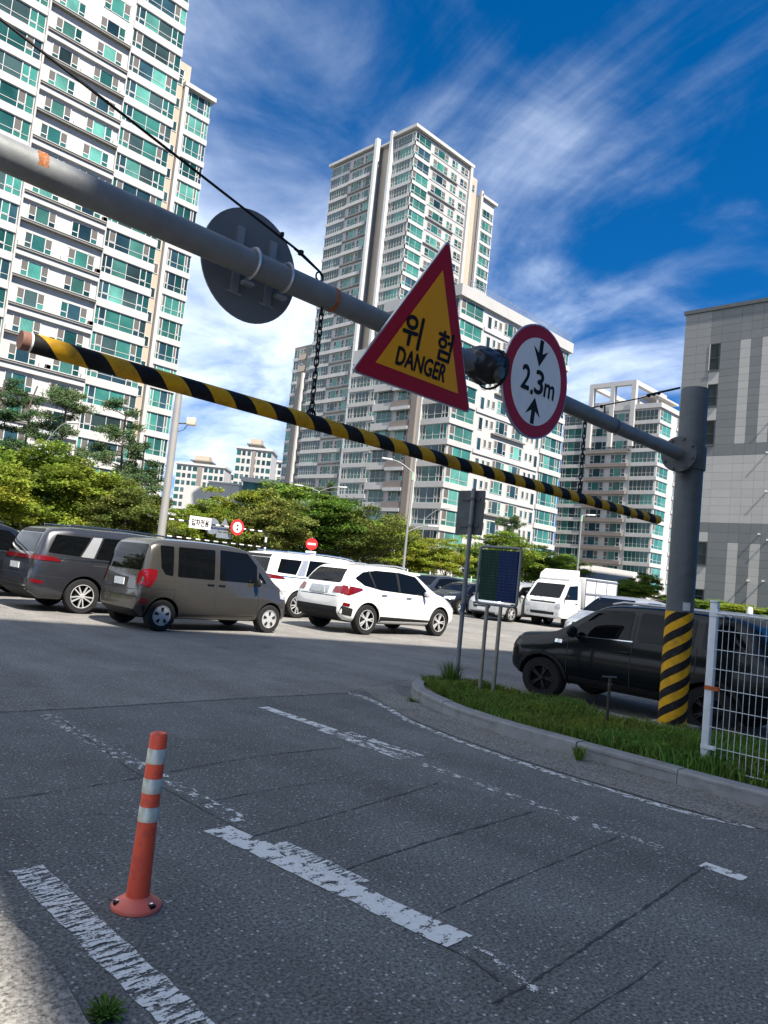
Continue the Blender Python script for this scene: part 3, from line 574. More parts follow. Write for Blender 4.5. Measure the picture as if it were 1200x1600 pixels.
# white wire mesh fence on the island
p = G(1100, 1204, .09); ft = onX(1119, 942, p.x).z; FW = mat('white_powder_coat', (.50, .52, .54), .5, var=.08, vscale=6, dirt=(.35, .33, .3, .45), dscale=7)
fe = thing('mesh_fence', 'white welded wire mesh fence with a square post at the island edge', 'fence', (p.x, p.y, .08)); fz = ft-.08
def fpost(y):
    q = part('post', MB().cbox(-.032, .032, y-.032, y+.032, 0, fz, .008), FW, fe, 40); part('post_cap', MB().cbox(-.036, .036, y-.036, y+.036, fz, fz+.02, .009), FW, q, 40)
fpost(0); fpost(-2.0)
for z in (.22, .72, fz-.1): part('bracket', MB().box(-.04, -.032, -.1, .03, z-.018, z+.018).box(-.06, -.04, -.09, -.06, z-.012, z+.012), RUST if z == .72 else FW, fe)
x_ = -.02
for i in range(1, 39):
    y = -.04-i*.05; part('vertical_wire', MB().tube([(x_, y, .05), (x_, y, fz-.06)], .0025, 5), FW, fe)
for i in range(9):
    z = .06+i*(fz-.13)/8; part('horizontal_wire', MB().tube([(x_-.006, -.03, z), (x_-.006, -1.97, z)], .0032 if i not in (0, 8) else .005, 5), FW, fe)
part('top_fold', MB().tube([(x_, -.03, fz-.06), (x_-.05, -.05, fz-.09), (x_-.05, -1.95, fz-.09), (x_, -1.97, fz-.06)], .011, 6), FW, fe, 40)
# ------------------------------------------------------------------ buildings
WIN = {}
def window_meshes(kind, w, h, var):
    """pane mesh and frame mesh for a window w x h; local x to the right, -y outward, z up"""
    key = (kind, round(w, 2), round(h, 2), var)
    if key in WIN: return WIN[key]
    rnd_ = random.Random(hash((kind, round(w, 2), round(h, 2), var)) & 0xffff)
    pane = MB(); fr = MB(); t = .055; fy0, fy1 = -.07, -.02
    wts = [10, 38, 26, 6, 20] if kind == 'four' else [28, 26, 18, 16, 12]  # darker glass mix puts the shade of the left faces into the colour
    def g(): return rnd_.choices([0, 1, 2, 3, 4], weights=wts)[0]
    def P(x0, x1, z0, z1, m): pane.add([(x0, -.03, z0), (x1, -.03, z0), (x1, -.03, z1), (x0, -.03, z1)], [(0, 1, 2, 3)], m)
    def V(x, z0, z1, tt=t): fr.box(x-tt/2, x+tt/2, fy0, fy1, z0, z1)
    def H(x0, x1, z, tt=t): fr.box(x0, x1, fy0, fy1, z-tt/2, z+tt/2)
    def casement(x0, x1, screen=True):
        m = g(); zc = h*.36; P(x0, x1, 0, zc, m); P(x0+.0, x1, zc, h, m)
        if screen and rnd_.random() < .75: pane.add([(x0+.08, -.045, zc+.05), (x1-.08, -.045, zc+.05), (x1-.08, -.045, h-.1), (x0+.08, -.045, h-.1)], [(0, 1, 2, 3)], 5)
        for x in (x0+.035, x1-.035): V(x, 0, h, .09)
        H(x0, x1, zc, .09); H(x0, x1, h-.06, .09)
    if kind == 'living':            # casement, two wide panes, casement, narrow pane; glass balustrade below
        c = [0, .07, .20, .475, .75, .875, 1.0]; xs = [w*q for q in c]
        P(xs[0], xs[1], 0, h, g()); casement(xs[1], xs[2]); a = g(); P(xs[2], xs[3], 0, h, a); P(xs[3], xs[4], 0, h, a if rnd_.random() < .6 else g()); casement(xs[4], xs[5]); P(xs[5], xs[6], 0, h, g())
        for x in (xs[0]+.03, xs[3], xs[6]-.03): V(x, 0, h)
        H(0, w, h*.30, .05); H(0, w, .03, .07); H(0, w, h-.03, .06)
    elif kind == 'bed':             # casement, pane, casement
        xs = [0, w*.27, w*.73, w]; casement(xs[0], xs[1]); P(xs[1], xs[2], 0, h, g()); casement(xs[2], xs[3]); H(0, w, .03, .06); H(0, w, h-.03, .06)
    elif kind == 'corner':          # casement + panes
        xs = [0, w*.22, w*.6, w]; casement(xs[0], xs[1]); a = g(); P(xs[1], xs[2], 0, h, a); P(xs[2], xs[3], 0, h, a); V(xs[2], 0, h); V(w-.03, 0, h); H(0, w, h*.3, .05); H(0, w, .03, .06); H(0, w, h-.03, .06)
    elif kind == 'pair':
        xs = [0, w*.5, w]; casement(xs[0], xs[1], False); casement(xs[1], xs[2]); H(0, w, .03, .06)
    elif kind == 'four':
        n = max(2, int(w/.9)); a = g()
        for i in range(n): P(w*i/n, w*(i+1)/n, 0, h, a if rnd_.random() < .7 else g()); V(w*i/n+(.03 if i == 0 else 0), 0, h, .05)
        V(w-.03, 0, h); H(0, w, h*.34, .045); H(0, w, .03, .06); H(0, w, h-.03, .06)
    elif kind == 'small':
        P(0, w, 0, h, rnd_.choice([4, 5, 2])); V(.04, 0, h, .08); V(w-.04, 0, h, .08); H(0, w, .04, .08); H(0, w, h-.04, .08)
    pm = bpy.data.meshes.new('window'); pm.from_pydata(pane.v, [], pane.f)
    for mm in GL+[MESHW]: pm.materials.append(mm)
    pm.polygons.foreach_set('material_index', pane.m)
    fm = bpy.data.meshes.new('frame'); fm.from_pydata(fr.v, [], fr.f); fm.materials.append(WHITE2)
    WIN[key] = (pm, fm); return WIN[key]
class Bld:
    def __init__(s, name, label, x, y): s.r = thing(name, label, 'building', (x, y, 0)); s.x = x; s.y = y
    def box(s, name, x0, x1, y0, y1, z0, z1, m):
        return part(name, MB().box(min(x0, x1)-s.x, max(x0, x1)-s.x, min(y0, y1)-s.y, max(y0, y1)-s.y, z0, z1), m, s.r)
    def win(s, kind, face, plane, u, w, z, h, nv=5, off=0):
        pm, fm = window_meshes(kind, w, h, random.randrange(nv))
        if face == 'Y': loc = (u-s.x, plane-off-s.y, z); rz = 0
        else: loc = (plane-off-s.x, u-s.y, z); rz = -math.pi/2
        o = ob('window', pm, s.r, loc, (0, 0, rz)); ob('frame', fm, o); return o
    def band(s, name, face, plane, u0, u1, z0, z1, m, d=.18, back=0.):
        if face == 'Y': return s.box(name, u0, u1, plane-d, plane-back, z0, z1, m)
        return s.box(name, plane-d, plane-back, u0, u1, z0, z1, m)

# --- left tower: face Y = 86.84
FL = 3.155; Yf = 86.84; b = Bld('apartment_tower', 'tall white apartment tower with teal windows filling the upper left', 34, Yf)
z_ref = 57.73          # underside of a right-bay spandrel
zl = [z_ref+FL*k for k in range(-17, 7)]
b.box('wall', 6, 42.0, Yf, Yf+14, 0, 95, WHITE)
for i, z in enumerate(zl):      # z = floor line (bottom of windows above the spandrel)
    if z < 3: continue
    wz = z+.95; wh_ = FL-.95
    b.band('spandrel', 'Y', Yf, 35.45, 42.03, z, wz, WHITE, .22); b.win('living', 'Y', Yf, 35.5, 6.48, wz, wh_, 7)
    zz_ = z-1.5; b.band('spandrel', 'Y', Yf, 8, 25.75, zz_, zz_+.9, WHITE, .22); b.win('living', 'Y', Yf, 18.9, 6.8, zz_+.9, FL-.9, 7)
    zm = z-.55
    if z < 63:
        b.win('bed', 'Y', Yf, 26.75, 3.0, zm+1.08, 1.85, 7); b.win('bed', 'Y', Yf, 31.55, 3.1, zm+1.08, 1.85, 7)
        if i % 2: b.band('ledge', 'Y', Yf, 25.95, 35.3, zm+.05, zm+.62, LEDGE, .38)
        b.band('ledge', 'Y', Yf, 25.95, 35.3, zm+.68, zm+.92, DLEDGE, .55); b.band('ledge_cap', 'Y', Yf, 25.9, 35.35, zm+.92, zm+1.0, WHITE, .62)
    else:
        b.win('bed', 'Y', Yf, 31.7, 3.2, zm+.9, 2.05, 7); b.win('bed', 'Y', Yf, 27.0, 3.0, zm+.9, 2.05, 7)
ACM = mat('ac_unit_grey', (.38, .38, .37), .6)
for k in range(22):
    z = zl[random.randrange(4, 17)]-.55+1.0; x = random.choice((25.98, 30.0, 30.7, 34.75)); part('air_conditioner', MB().cbox(x-34, x-34+.55, -.58, -.18, z+.003, z+.5, .03), ACM, b.r)
b.band('pilaster', 'Y', Yf, 25.75, 25.93, 0, 95, WHITE, .5); b.band('pilaster', 'Y', Yf, 35.33, 35.45, 0, 62, LEDGE, .3)
b.box('stair_core', 42.0, 44.1, Yf+1.0, Yf+12, 0, 64.4, BEIGE)
for k in range(2, 20): b.win('small', 'Y', Yf+1.0, 42.35, .75, 3.155*k+1.3, 1.35, 3)
b.win('small', 'Y', Yf+1.0, 42.5, .7, 62.2, 1.2, 2)
b.box('wing_wall', 43.6, 47.3, Yf+.8, Yf+12, 0, 61.0, WHITE); b.band('pilaster', 'Y', Yf+.8, 43.25, 43.75, 0, 61.2, WHITE, .5)
for k in range(0, 20):
    z = .35+3.04*k
    if z < 8: continue
    b.band('spandrel', 'Y', Yf+.8, 43.75, 47.35, z, z+.72, WHITE, .22); b.win('living', 'Y', Yf+.8, 43.8, 3.5, z+.72, 2.32, 7)
b.box('roof_slab', 43.2, 47.8, Yf+.2, Yf+12.5, 61.2, 61.75, WHITE)

# --- centre tower: left face X = 120.5, right face Y = 122.75
FC = 3.22; Xc, Yc = 120.5, 122.75; b = Bld('apartment_tower', 'tall slim apartment tower rising behind the danger sign', Xc, Yc)
b.box('wall', Xc, 142, Yc, 130.0, 0, 107.6, PAVG); b.box('wall', Xc, 142, 136.0, 153.2, 0, 107.6, PAVG); b.box('wall', Xc+5, 142, 130.0, 136.0, 0, 107.6, PAVG)
b.box('roof_slab', Xc-.8, 142.3, Yc-.8, 130.2, 107.9, 108.7, WHITE); b.box('roof_slab', Xc-.8, 142, 136.4, 153.9, 107.9, 108.6, WHITE); b.box('parapet', Xc+.3, 141.8, 129, 137, 107.62, 108.1, WHITE)
flo = [104.0-FC*k for k in range(0, 32)]
for i, z in enumerate(flo):
    wz = z+.85; wh_ = FC-.85
    if z > 12:
        if z > 45 or z > 12:      # left face
            if z > 40: b.band('spandrel', 'X', Xc, Yc-.2, 129.9, z, wz, WHITE, .2); b.win('four', 'X', Xc, 128.4, 4.6, wz, wh_); b.win('pair', 'X', Xc, 129.7, 1.2, wz, wh_, 3); b.win('corner', 'X', Xc, 123.75, 1.0, wz, wh_, 4)
            b.win('small', 'X', Xc+1.3, 133.2, .8, wz+.1, 1.5, 3)
            if z > 20: b.win('four', 'X', Xc+1.3, 132.2, 1.0, wz, wh_, 4)
            b.band('spandrel', 'X', Xc, 145.6, 153.3, z, wz, WHITE, .2); b.win('four', 'X', Xc, 153.1, 7.2, wz, wh_)
            if i % 2: b.band('balcony_band', 'X', Xc, 137.4, 145.7, z-.15, z+.75, WHITE, .55)
            else: b.band('ledge', 'X', Xc, 136.6, 145.6, z+.25, z+.55, DLEDGE, .4)
            b.win('bed', 'X', Xc, 144.7, 3.9, wz+.05, wh_-.35); b.win('bed', 'X', Xc, 140.2, 3.5, wz+.05, wh_-.35)
    if z > 62:          # right face, above the lower block
        b.band('spandrel', 'Y', Yc, Xc-.2, 126.2, z, wz, WHITE, .2); b.win('corner', 'Y', Yc, 120.55, 5.5, wz, wh_)
        b.win('bed', 'Y', Yc, 127.3, 5.5, wz+.1, wh_-.4); b.win('pair', 'Y', Yc, 134.2, 2.3, wz+.1, wh_-.5); b.win('pair', 'Y', Yc, 137.8, 2.9, wz+.1, wh_-.5)
        if i % 2: b.band('ledge', 'Y', Yc, 126.4, 136.8, z+.3, z+.55, DLEDGE, .4)
        b.band('spandrel', 'Y', Yc, 126.3, 141.0, z+.6, z+.8, WHITE, .12)
        if z < 100:
            b.band('spandrel', 'Y', Yc, 146.9, 152.5, z-.9, z-.1, WHITE, .2); b.win('living', 'Y', Yc, 147.0, 5.3, z-.1, 2.3)
            b.win('small', 'Y', Yc+1.2, 143.2, .9, wz+.1, 1.5, 3)
for (y0_, y1_) in ((129.9, 130.7), (135.3, 136.2)): b.band('pilaster', 'X', Xc, y0_, y1_, 0, 109.6, WHITE2, .95, -.2)
b.box('stair_core', Xc+1.3, 128, 130.7, 135.3, 0, 109.0, BEIGE); b.wr = None
for x0_, x1_ in ((141.0, 141.9), (146.1, 146.9)): b.band('pilaster', 'Y', Yc, x0_, x1_, 0, 108.0 if x0_ < 142 else 103.8, WHITE, .7, -.2)
b.box('stair_core', 141.9, 146.1, Yc+1.2, 135, 0, 107.2, BEIGE)
b.win('pair', 'Y', Yc+1.2, 143.0, 2.2, 103.3, 1.9, 3)
b.box('wing_wall', 146.1, 152.6, Yc, 135, 0, 102.3, WHITE); b.box('roof_slab', 146.5, 153.3, Yc-.7, 135.5, 102.4, 103.1, WHITE)
# low wing to the left
b.box('wing_wall', Xc+.6, 133, 153.2, 161.4, 0, 59.6, BROWN); b.band('pilaster', 'X', Xc+.6, 155.5, 156.1, 0, 51.8, WHITE, 1.0)
for k in range(2, 18):
    z = 1.0+FC*k
    b.band('spandrel', 'X', Xc+.6, 159.2, 161.5, z, z+.75, LEDGE, .15); b.win('four', 'X', Xc+.6, 161.3, 2.2, z+.75, 2.3, 4)
    b.win('four', 'X', Xc+.6, 155.3, 2.0, z+.75, 2.2, 4); b.band('spandrel', 'X', Xc+.6, 153.3, 155.4, z, z+.75, WHITE, .15)
for k in (16, 17): b.band('beige_band', 'X', Xc+.6, 156.2, 159.1, 1.0+FC*k, 1.0+FC*k+1.6, BEIGE, .2); b.win('pair', 'X', Xc+.6, 158.7, 1.9, 2.8+FC*k, 1.2, 3, .01)

# --- mid-rise block in front of the tower: corner (79.8, 68.7)
FB = 3.07; Xb, Yb = 79.81, 68.69; HB = 42.3; b = Bld('apartment_block', 'white mid-rise apartment block behind the 2.3m sign', Xb, Yb)
b.box('wall', Xb, 109.4, Yb, 84.0, 0, HB, WHITE)
b.box('parapet', Xb-.5, 109.9, Yb-.5, 70.4, HB-.2, HB+1.5, PAVG); b.box('parapet', Xb-.5, Xb+1.4, 70.4, 84, HB-.2, HB+1.5, PAVG); b.box('parapet', 108.4, 109.9, 70.4, 84, HB-.2, HB+1.5, PAVG)
mb = MB()
for i in range(58): x = 2+i*.5; mb.box(x-.02, x+.02, .2, .24, HB+1.5, HB+2.9)
mb.box(1.8, 29.4, .19, .25, HB+2.85, HB+2.93); mb.box(1.8, 29.4, .19, .25, HB+2.2, HB+2.25); part('roof_railing', mb, ALU, b.r)['kind'] = 'stuff'
for k in range(0, 13):
    z = HB-.35-FB*(k+1); wz = z+.8; wh_ = FB-.8
    if z < 2: break
    b.band('spandrel', 'Y', Yb, Xb-.2, 85.4, z, wz, WHITE, .22); b.win('corner', 'Y', Yb, 80.0, 5.2, wz, wh_)
    b.band('spandrel', 'Y', Yb, 102.9, 109.6, z, wz, WHITE, .22); b.win('living', 'Y', Yb, 103.1, 6.1, wz, wh_)
    b.win('small', 'Y', Yb, 86.4, 1.0, wz-.35, 1.95, 3); b.win('small', 'Y', Yb, 88.0, .75, wz+.35, 1.2, 3); b.win('small', 'Y', Yb, 89.2, .85, wz+.35, 1.2, 3)
    b.win('bed', 'Y', Yb, 90.6, 3.1, wz, 1.95); b.win('bed', 'Y', Yb, 94.9, 3.1, wz, 1.95)
    b.win('small', 'Y', Yb, 98.9, .75, wz+.35, 1.2, 3); b.win('small', 'Y', Yb, 100.2, .75, wz+.35, 1.2, 3); b.win('small', 'Y', Yb, 101.5, 1.0, wz-.35, 1.95, 3)
    if k % 2: b.band('ledge', 'Y', Yb, 89.6, 98.3, z+.35, z+.55, DLEDGE, .45)
    else: b.band('ledge', 'Y', Yb, 85.6, 102.6, z-.1, z+.5, LEDGE, .2)
    b.band('spandrel', 'X', Xb, Yb-.2, 74.0, z, wz, WHITE, .22); b.win('living', 'X', Xb, 73.9, 5.0, wz, wh_)
    # left half of the left face: recessed rooms with sloping white awnings
    b.win('four', 'X', Xb, 83.6, 3.4, wz, wh_-.3); b.win('bed', 'X', Xb, 79.3, 2.6, wz+.2, 1.7)
    b.band('balcony_band', 'X', Xb, 79.9, 84.0, z-.35, z+.75, WHITE, .7); b.band('balcony_band', 'X', Xb, 75.9, 79.9, z-.1, z+.85, BROWN, .8)
    b.band('awning', 'X', Xb, 75.9, 79.7, z-.62, z-.12, LEDGE, 1.0)
b.box('pilaster', Xb-.9, Xb+.5, 74.5, 75.7, 0, HB, BROWN)
b.box('pilaster', Xb-.4, Xb+.5, 74.0, 74.48, 0, HB, WHITE)
b.box('penthouse', Xb+3, Xb+12, Yb+5, Yb+14, HB, HB+3.4, WHITE)
# --- rear rooms between block and tower
b2 = Bld('apartment_block', 'shaded low apartment wing tucked between the block and the slim tower', 100, 100)
b2.box('wall', 100, 118, 96, 113.4, 0, 46, PAVG)
for k in range(2, 14):
    z = 3.1*k; b2.band('spandrel', 'X', 100, 105.6, 113.6, z, z+.8, WHITE, .2); b2.win('four', 'X', 100, 111.5, 4, z+.8, 2.2); b2.win('pair', 'X', 100, 113.3, 1.5, z+.8, 2.2, 3); b2.win('bed', 'X', 100, 106.9, 3, z+.8, 2.0)
# --- right-hand apartment block with a roof frame: corner (147.8, 69.8)
FR_ = 3.0; Xr, Yr = 147.78, 69.8; HR = 41.6; b = Bld('apartment_block', 'white apartment block topped by an open concrete frame left of the gantry post', Xr, Yr)
b.box('wall', Xr, 163, Yr, 92.5, 0, HR, WHITE); b.box('parapet', Xr-.4, 163, Yr-.4, 92.5, HR, HR+1.0, WHITE)
for k in range(0, 13):
    z = HR-.3-FR_*(k+1); wz = z+.75; wh_ = FR_-.75
    if z < 1: break
    b.band('spandrel', 'X', Xr, Yr-.2, 75.6, z, wz, WHITE, .22); b.win('four', 'X', Xr, 75.5, 5.4, wz, wh_)
    b.band('spandrel', 'X', Xr, 86.2, 92.6, z, wz, WHITE, .22); b.win('living', 'X', Xr, 92.3, 6.0, wz, wh_)
    b.win('bed', 'X', Xr, 85.2, 3.7, wz+.1, 1.85); b.win('bed', 'X', Xr, 80.2, 3.6, wz+.1, 1.85)
    if k > 1: b.band('balcony_band', 'X', Xr, 76.1, 86.0, z-.05, z+.6, BROWN, .6)
    b.band('spandrel', 'Y', Yr, Xr-.2, 153.5, z, wz, WHITE, .22); b.win('corner', 'Y', Yr, 148.0, 5.2, wz, wh_); b.band('spandrel', 'Y', Yr, 156, 163, z, wz, WHITE, .22); b.win('living', 'Y', Yr, 156.3, 6.2, wz, wh_)
for y in (75.7, 80.6, 85.7): b.box('frame_column', Xr-.7, Xr+.3, y-.5, y+.5, HR-8, 47.0, WHITE); 
b.box('frame_beam', Xr-.7, Xr+.3, 75.2, 86.2, 47.0, 48.0, WHITE); b.box('frame_beam', Xr+.3, 162, 75.2, 76.2, 47.0, 48.0, WHITE); b.box('frame_beam', Xr+.3, 162, 85.2, 86.2, 47.0, 48.0, WHITE)
b.box('frame_column', 160.5, 161.7, 75.2, 76.2, HR, 47.0, WHITE); b.box('penthouse', Xr+5, 158, 77, 88, HR, HR+3.6, PAVG); b.box('canopy_slab', Xr+.3, 158, 70.5, 75, 44.2, 44.6, WHITE); b.box('canopy_post', Xr+1, Xr+1.3, 71, 71.3, HR, 44.2, WHITE)
# --- grey panel-clad building on the right
Xg = 68.45; b = Bld('panel_clad_building', 'grey panel-clad building with narrow windows at the right edge', Xg, 24)
b.box('wall', Xg+.1, Xg+30, 8, 30.4, 0, 28.9, mat('backing_wall', (.08, .085, .09), .8, var=.1)); b.box('roof_cap', Xg-.15, Xg+30, 7.9, 30.6, 28.9, 29.25, DSTEEL)
PD = [mat('dark_panel', (.098, .105, .110), .55, var=.06, vscale=.6), mat('dark_panel_b', (.088, .096, .10), .55, var=.06, vscale=.6)]; PL = [mat('pale_panel', (.27, .268, .26), .6, var=.06, vscale=.8), mat('pale_panel_b', (.255, .253, .247), .6, var=.06, vscale=.8)]; PM = [mat('mid_panel', (.145, .147, .147), .6, var=.06, vscale=.8)]
cols = [30.45, 29.25, 27.95, 27.0, 25.25, 24.35, 23.38, 22.5, 21.2]; RHs = .742
panes = {}
wzs = [(23.15, 25.7), (19.75, 21.85), (16.15, 18.45), (5.15, 7.25), (1.9, 2.95)]
def pmesh(w, h, m):
    k = (round(w, 2), round(h, 2), m.name)
    if k not in panes: panes[k] = MB().cbox(0, w, 0, .09, 0, h, .006).mesh('panel', m)
    return panes[k]
def region(z, ci):
    if 9.0 <= z < 15.1: return PL
    if ci == 2: return PL if (15.1 < z < 25.7 or z < 9) and not 15.1 < z < 16.1 and not 8.2 < z < 9 else PD
    if ci in (4, 6): return PL if (16.1 <= z < 25.7 or z < 7.6) else PD
    return PM if z > 18.9 and ci < 2 else PD
zr = [0]
for q in (1.9, 2.95, 5.15, 7.25, 9.0, 15.1, 16.15, 18.45, 19.75, 21.85, 23.15, 25.7, 28.9):
    a = zr[-1]; k = max(1, round((q-a)/RHs)); zr += [a+(q-a)*(i+1)/k for i in range(k)]
for z0_, z1_ in zip(zr, zr[1:]):
    zc = (z0_+z1_)/2
    for ci in range(len(cols)-1):
        if ci == 2 and any(a < zc < b_ for a, b_ in wzs): continue
        m = random.choice(region(zc, ci)); w = cols[ci]-cols[ci+1]
        ob('panel', pmesh(w-.012, z1_-z0_-.014, m), b.r, (Xg-Xg, cols[ci]-.006-24, z0_+.007), (0, 0, -math.pi/2))
b.box('side_panel_field', Xg, Xg+.1, 8, 21.18, .0, 28.9, PD[0])
OFG = glassmat('office_glass', (.012, .02, .02), .06, 0., .12); DKF = mat('dark_window_frame', (.03, .032, .035), .4, .4)
for a, b_ in wzs:
    w = part('window', MB().add([(Xg+.06-Xg, 27.93-24, a+.03), (Xg+.06-Xg, 27.02-24, a+.03), (Xg+.06-Xg, 27.02-24, b_-.03), (Xg+.06-Xg, 27.93-24, b_-.03)], [(0, 1, 2, 3)]), OFG, b.r)
    fm = MB(); y0_, y1_ = 27.02-24, 27.93-24
    for q in ((y0_, y0_+.08, a, b_), (y1_-.08, y1_, a, b_), (y0_+.08, y1_-.08, a, a+.08), (y0_+.08, y1_-.08, b_-.08, b_), (y0_+.08, y1_-.08, (a+b_)/2-.15, (a+b_)/2-.09)): fm.box(-.0, .09, *q)
    part('frame', fm, DKF, w); part('sill', MB().box(-.12, .05, y0_-.05, y1_+.05, a-.1, a-.012), DSTEEL, w); part('reveal', MB().box(-.05, .09, y1_+.002, y1_+.06, a, b_), PL[0], w)
for (y, z) in ((22.62, 8.07), (22.25, 11.79), (22.36, 15.19), (23.29, 4.02), (22.06, 4.07), (22.2, 18.2), (21.9, 7.6)):
    lm = part('wall_light', MB().tube([(-.0, y-24, z), (-.25, y-24, z+.02)], .075, 12).tube([(-.25, y-24, z+.02), (-.29, y-24, z+.02)], .085, 12), mat('pin_steel', (.55, .55, .55), .35, .6), b.r, 40)
# --- office tower behind the camera that throws the big shade over the lane
sh = thing('office_building', 'plain office building behind the viewer shading the lane', 'building', (-1.42, -12.0, 0)); HS = 33.6
fd = Vector((.927, -.375, 0)); fq = Vector((-fd.y, fd.x, 0))
part('wall', MB().prism([(0, 0), (fd.x*46, fd.y*46), (fd.x*46-3, fd.y*46-12), (.6, -9)], 0, HS, 'z'), PAVG, sh)
for k in range(10):
    for j in range(11):
        a_ = fd*(1.0+4.1*j)+fq*.03; part('window', MB().add([tuple(a_+Vector((0, 0, 1.2+3.2*k))), tuple(a_+fd*3.4+Vector((0, 0, 1.2+3.2*k))), tuple(a_+fd*3.4+Vector((0, 0, 3.0+3.2*k))), tuple(a_+Vector((0, 0, 3.0+3.2*k)))], [(0, 1, 2, 3)]), GL[1], sh)

# --- distant white apartment blocks
def far(label, u0, u1, vt, Z, rows, colsn, hut=True):
    A = dep(u0, vt, Z); B_ = dep(u1, vt, Z); H = (A.z+B_.z)/2; w = (B_-A).to_2d().length; c = (A+B_)/2
    t = thing('distant_apartment_block', label, 'building', (c.x, c.y, 0), R(-45), 'distant white apartment blocks'); m = WHITE
    part('wall', MB().box(-w/2, w/2, 0, 14, 0, H), m, t); part('roof', MB().box(-w/2-.5, w/2+.5, -.6, 14, H, H+.9), LEDGE, t)
    if hut: part('roof_hut', MB().box(-w*.18, w*.12, 3, 9, H+.9, H+5), BEIGE, t); part('eave', MB().box(-w*.26, w*.2, 1.5, 10, H+2.2, H+2.7), DLEDGE, t)
    k = {}
    cw = w/colsn
    for j in range(colsn):
        ww = cw*(.82 if j % 3 == 0 else .62)
        for r in range(rows):
            z = H-2.6-3.2*r
            key = j % 3
            if key not in k:
                k[key] = bpy.data.meshes.new('window'); mbw = MB().add([(0, -.05, 0), (ww, -.05, 0), (ww, -.05, 1.9), (0, -.05, 1.9)], [(0, 1, 2, 3)]); k[key] = mbw.mesh('window', GL[(1, 4, 2)[key]])
            ob('window', k[key], t, (-w/2+cw*(j+.5)-ww/2, 0, z))
    part('gable_strip', MB().box(-w*.05, w*.04, -.25, -.06, 0, H), BROWN, t)
far('far white apartment block with grey roof hut beside the lamp pole', 276, 352, 728, 330, 14, 9)
far('far white apartment block seen between the pole and the slim tower', 370, 426, 703, 300, 14, 7)
far('smaller pale block set back right of the far slim tower', 418, 442, 722, 360, 14, 3, False)
far('low pale block in the gap between the two far apartment blocks', 348, 374, 742, 380, 12, 4, False)
q = dep(425, 760, 230); t = thing('low_hall', 'low teal-glass hall with flat grey roof in front of the far blocks', 'building', (q.x, q.y, 0), R(-45)); part('wall', MB().box(-9, 12, 0, 10, 0, q.z+.6), GL[1], t); part('roof', MB().box(-9.6, 12.6, -.8, 10.6, q.z+.6, q.z+2.0), LEDGE, t)
q = dep(345, 765, 250); t = thing('low_hall', 'plain white hall above the trees below the far blocks', 'building', (q.x, q.y, 0), R(-45)); part('wall', MB().box(-4, 6, 0, 10, 0, q.z+2), WHITE, t); part('roof', MB().box(-4.4, 6.4, -.4, 10.4, q.z+2, q.z+2.5), LEDGE, t); part('annex', MB().box(-12, -4.05, 1, 9, 0, q.z+.5), WHITE, t)
# ------------------------------------------------------------------ trees
def crown_mesh(seed, rx, rz, zc, nclump, per, leaf, m, flat=.45, cr=(.55, 1.05)):
    rd = random.Random(seed); vs = []; fs = []; cl = []
    while len(cl) < nclump:
        d = Vector((rd.gauss(0, 1), rd.gauss(0, 1), rd.gauss(0, 1))).normalized(); r = rd.random()**.42
        p = Vector((d.x*rx*r, d.y*rx*r, zc+d.z*rz*r)); f = 1+.42*noise.noise(Vector((d.x*1.7+seed, d.y*1.7, d.z*1.7)))
        p = Vector((p.x*f, p.y*f, zc+(p.z-zc)*f))
        cl.append((p, rd.uniform(*cr)))
    for c, cr_ in cl:
        tilt = Vector((rd.uniform(-.35, .35), rd.uniform(-.35, .35), 1)).normalized()
        for _ in range(per):
            a = rd.uniform(0, 6.283); q = math.sqrt(rd.random())*cr_; h = rd.gauss(0, .33)*cr_*flat
            p = c+Vector((math.cos(a)*q, math.sin(a)*q, h-.10*q*q/cr_))
            nrm = (tilt+Vector((rd.gauss(0, .55), rd.gauss(0, .55), rd.gauss(0, .3)))).normalized()
            u = nrm.orthogonal().normalized(); u = Matrix.Rotation(rd.uniform(0, 6.28), 3, nrm) @ u; v = nrm.cross(u); s = leaf*rd.uniform(.45, 1.55); o = len(vs)
            vs += [tuple(p-u*s), tuple(p-v*s*.55), tuple(p+u*s), tuple(p+v*s*.55)]; fs.append((o, o+1, o+2, o+3))
    me = bpy.data.meshes.new('crown'); me.from_pydata(vs, [], fs); me.materials.append(m); return me, cl
def trunk_mesh(seed, h, cl, r0=.14, lean=.05, n=16):
    rd = random.Random(seed); mb = MB(); pts = [Vector((0, 0, -.05))]; k = 6
    for i in range(1, k+1): pts.append(Vector((pts[-1].x+rd.gauss(0, lean)*h/k*2, pts[-1].y+rd.gauss(0, lean)*h/k*2, h*i/k)))
    mb.tube(pts, [r0*(1.25 if i == 0 else 1-.75*i/k) for i in range(k+1)], 8)
    for c, _ in rd.sample(cl, min(n, len(cl))):
        j = rd.randrange(max(1, k//3), k); a = pts[j]; m1 = a.lerp(c, .5)+Vector((0, 0, -.15*(c-a).length*.3+rd.uniform(-.1, .2))); mb.tube([a, m1, c], [r0*.42, r0*.26, .015], 5)
    return mb.mesh('trunk', BARK, 60)
LEAFS = [leafmat('leaf_yellowgreen', (.175, .235, .034), .45, .42, .022), leafmat('leaf_green', (.095, .165, .028), .45, .4, .02), leafmat('leaf_olive', (.135, .165, .042), .45, .38, .025)]
PROT = []
for i in range(6):
    m = LEAFS[(0, 0, 1, 0, 2, 1)[i]]; me, cl = crown_mesh(11+i, 3.0, 2.3, 3.9+.15*i, 80, 300, .088, m); PROT.append((me, trunk_mesh(31+i, 4.6, cl, .13)))
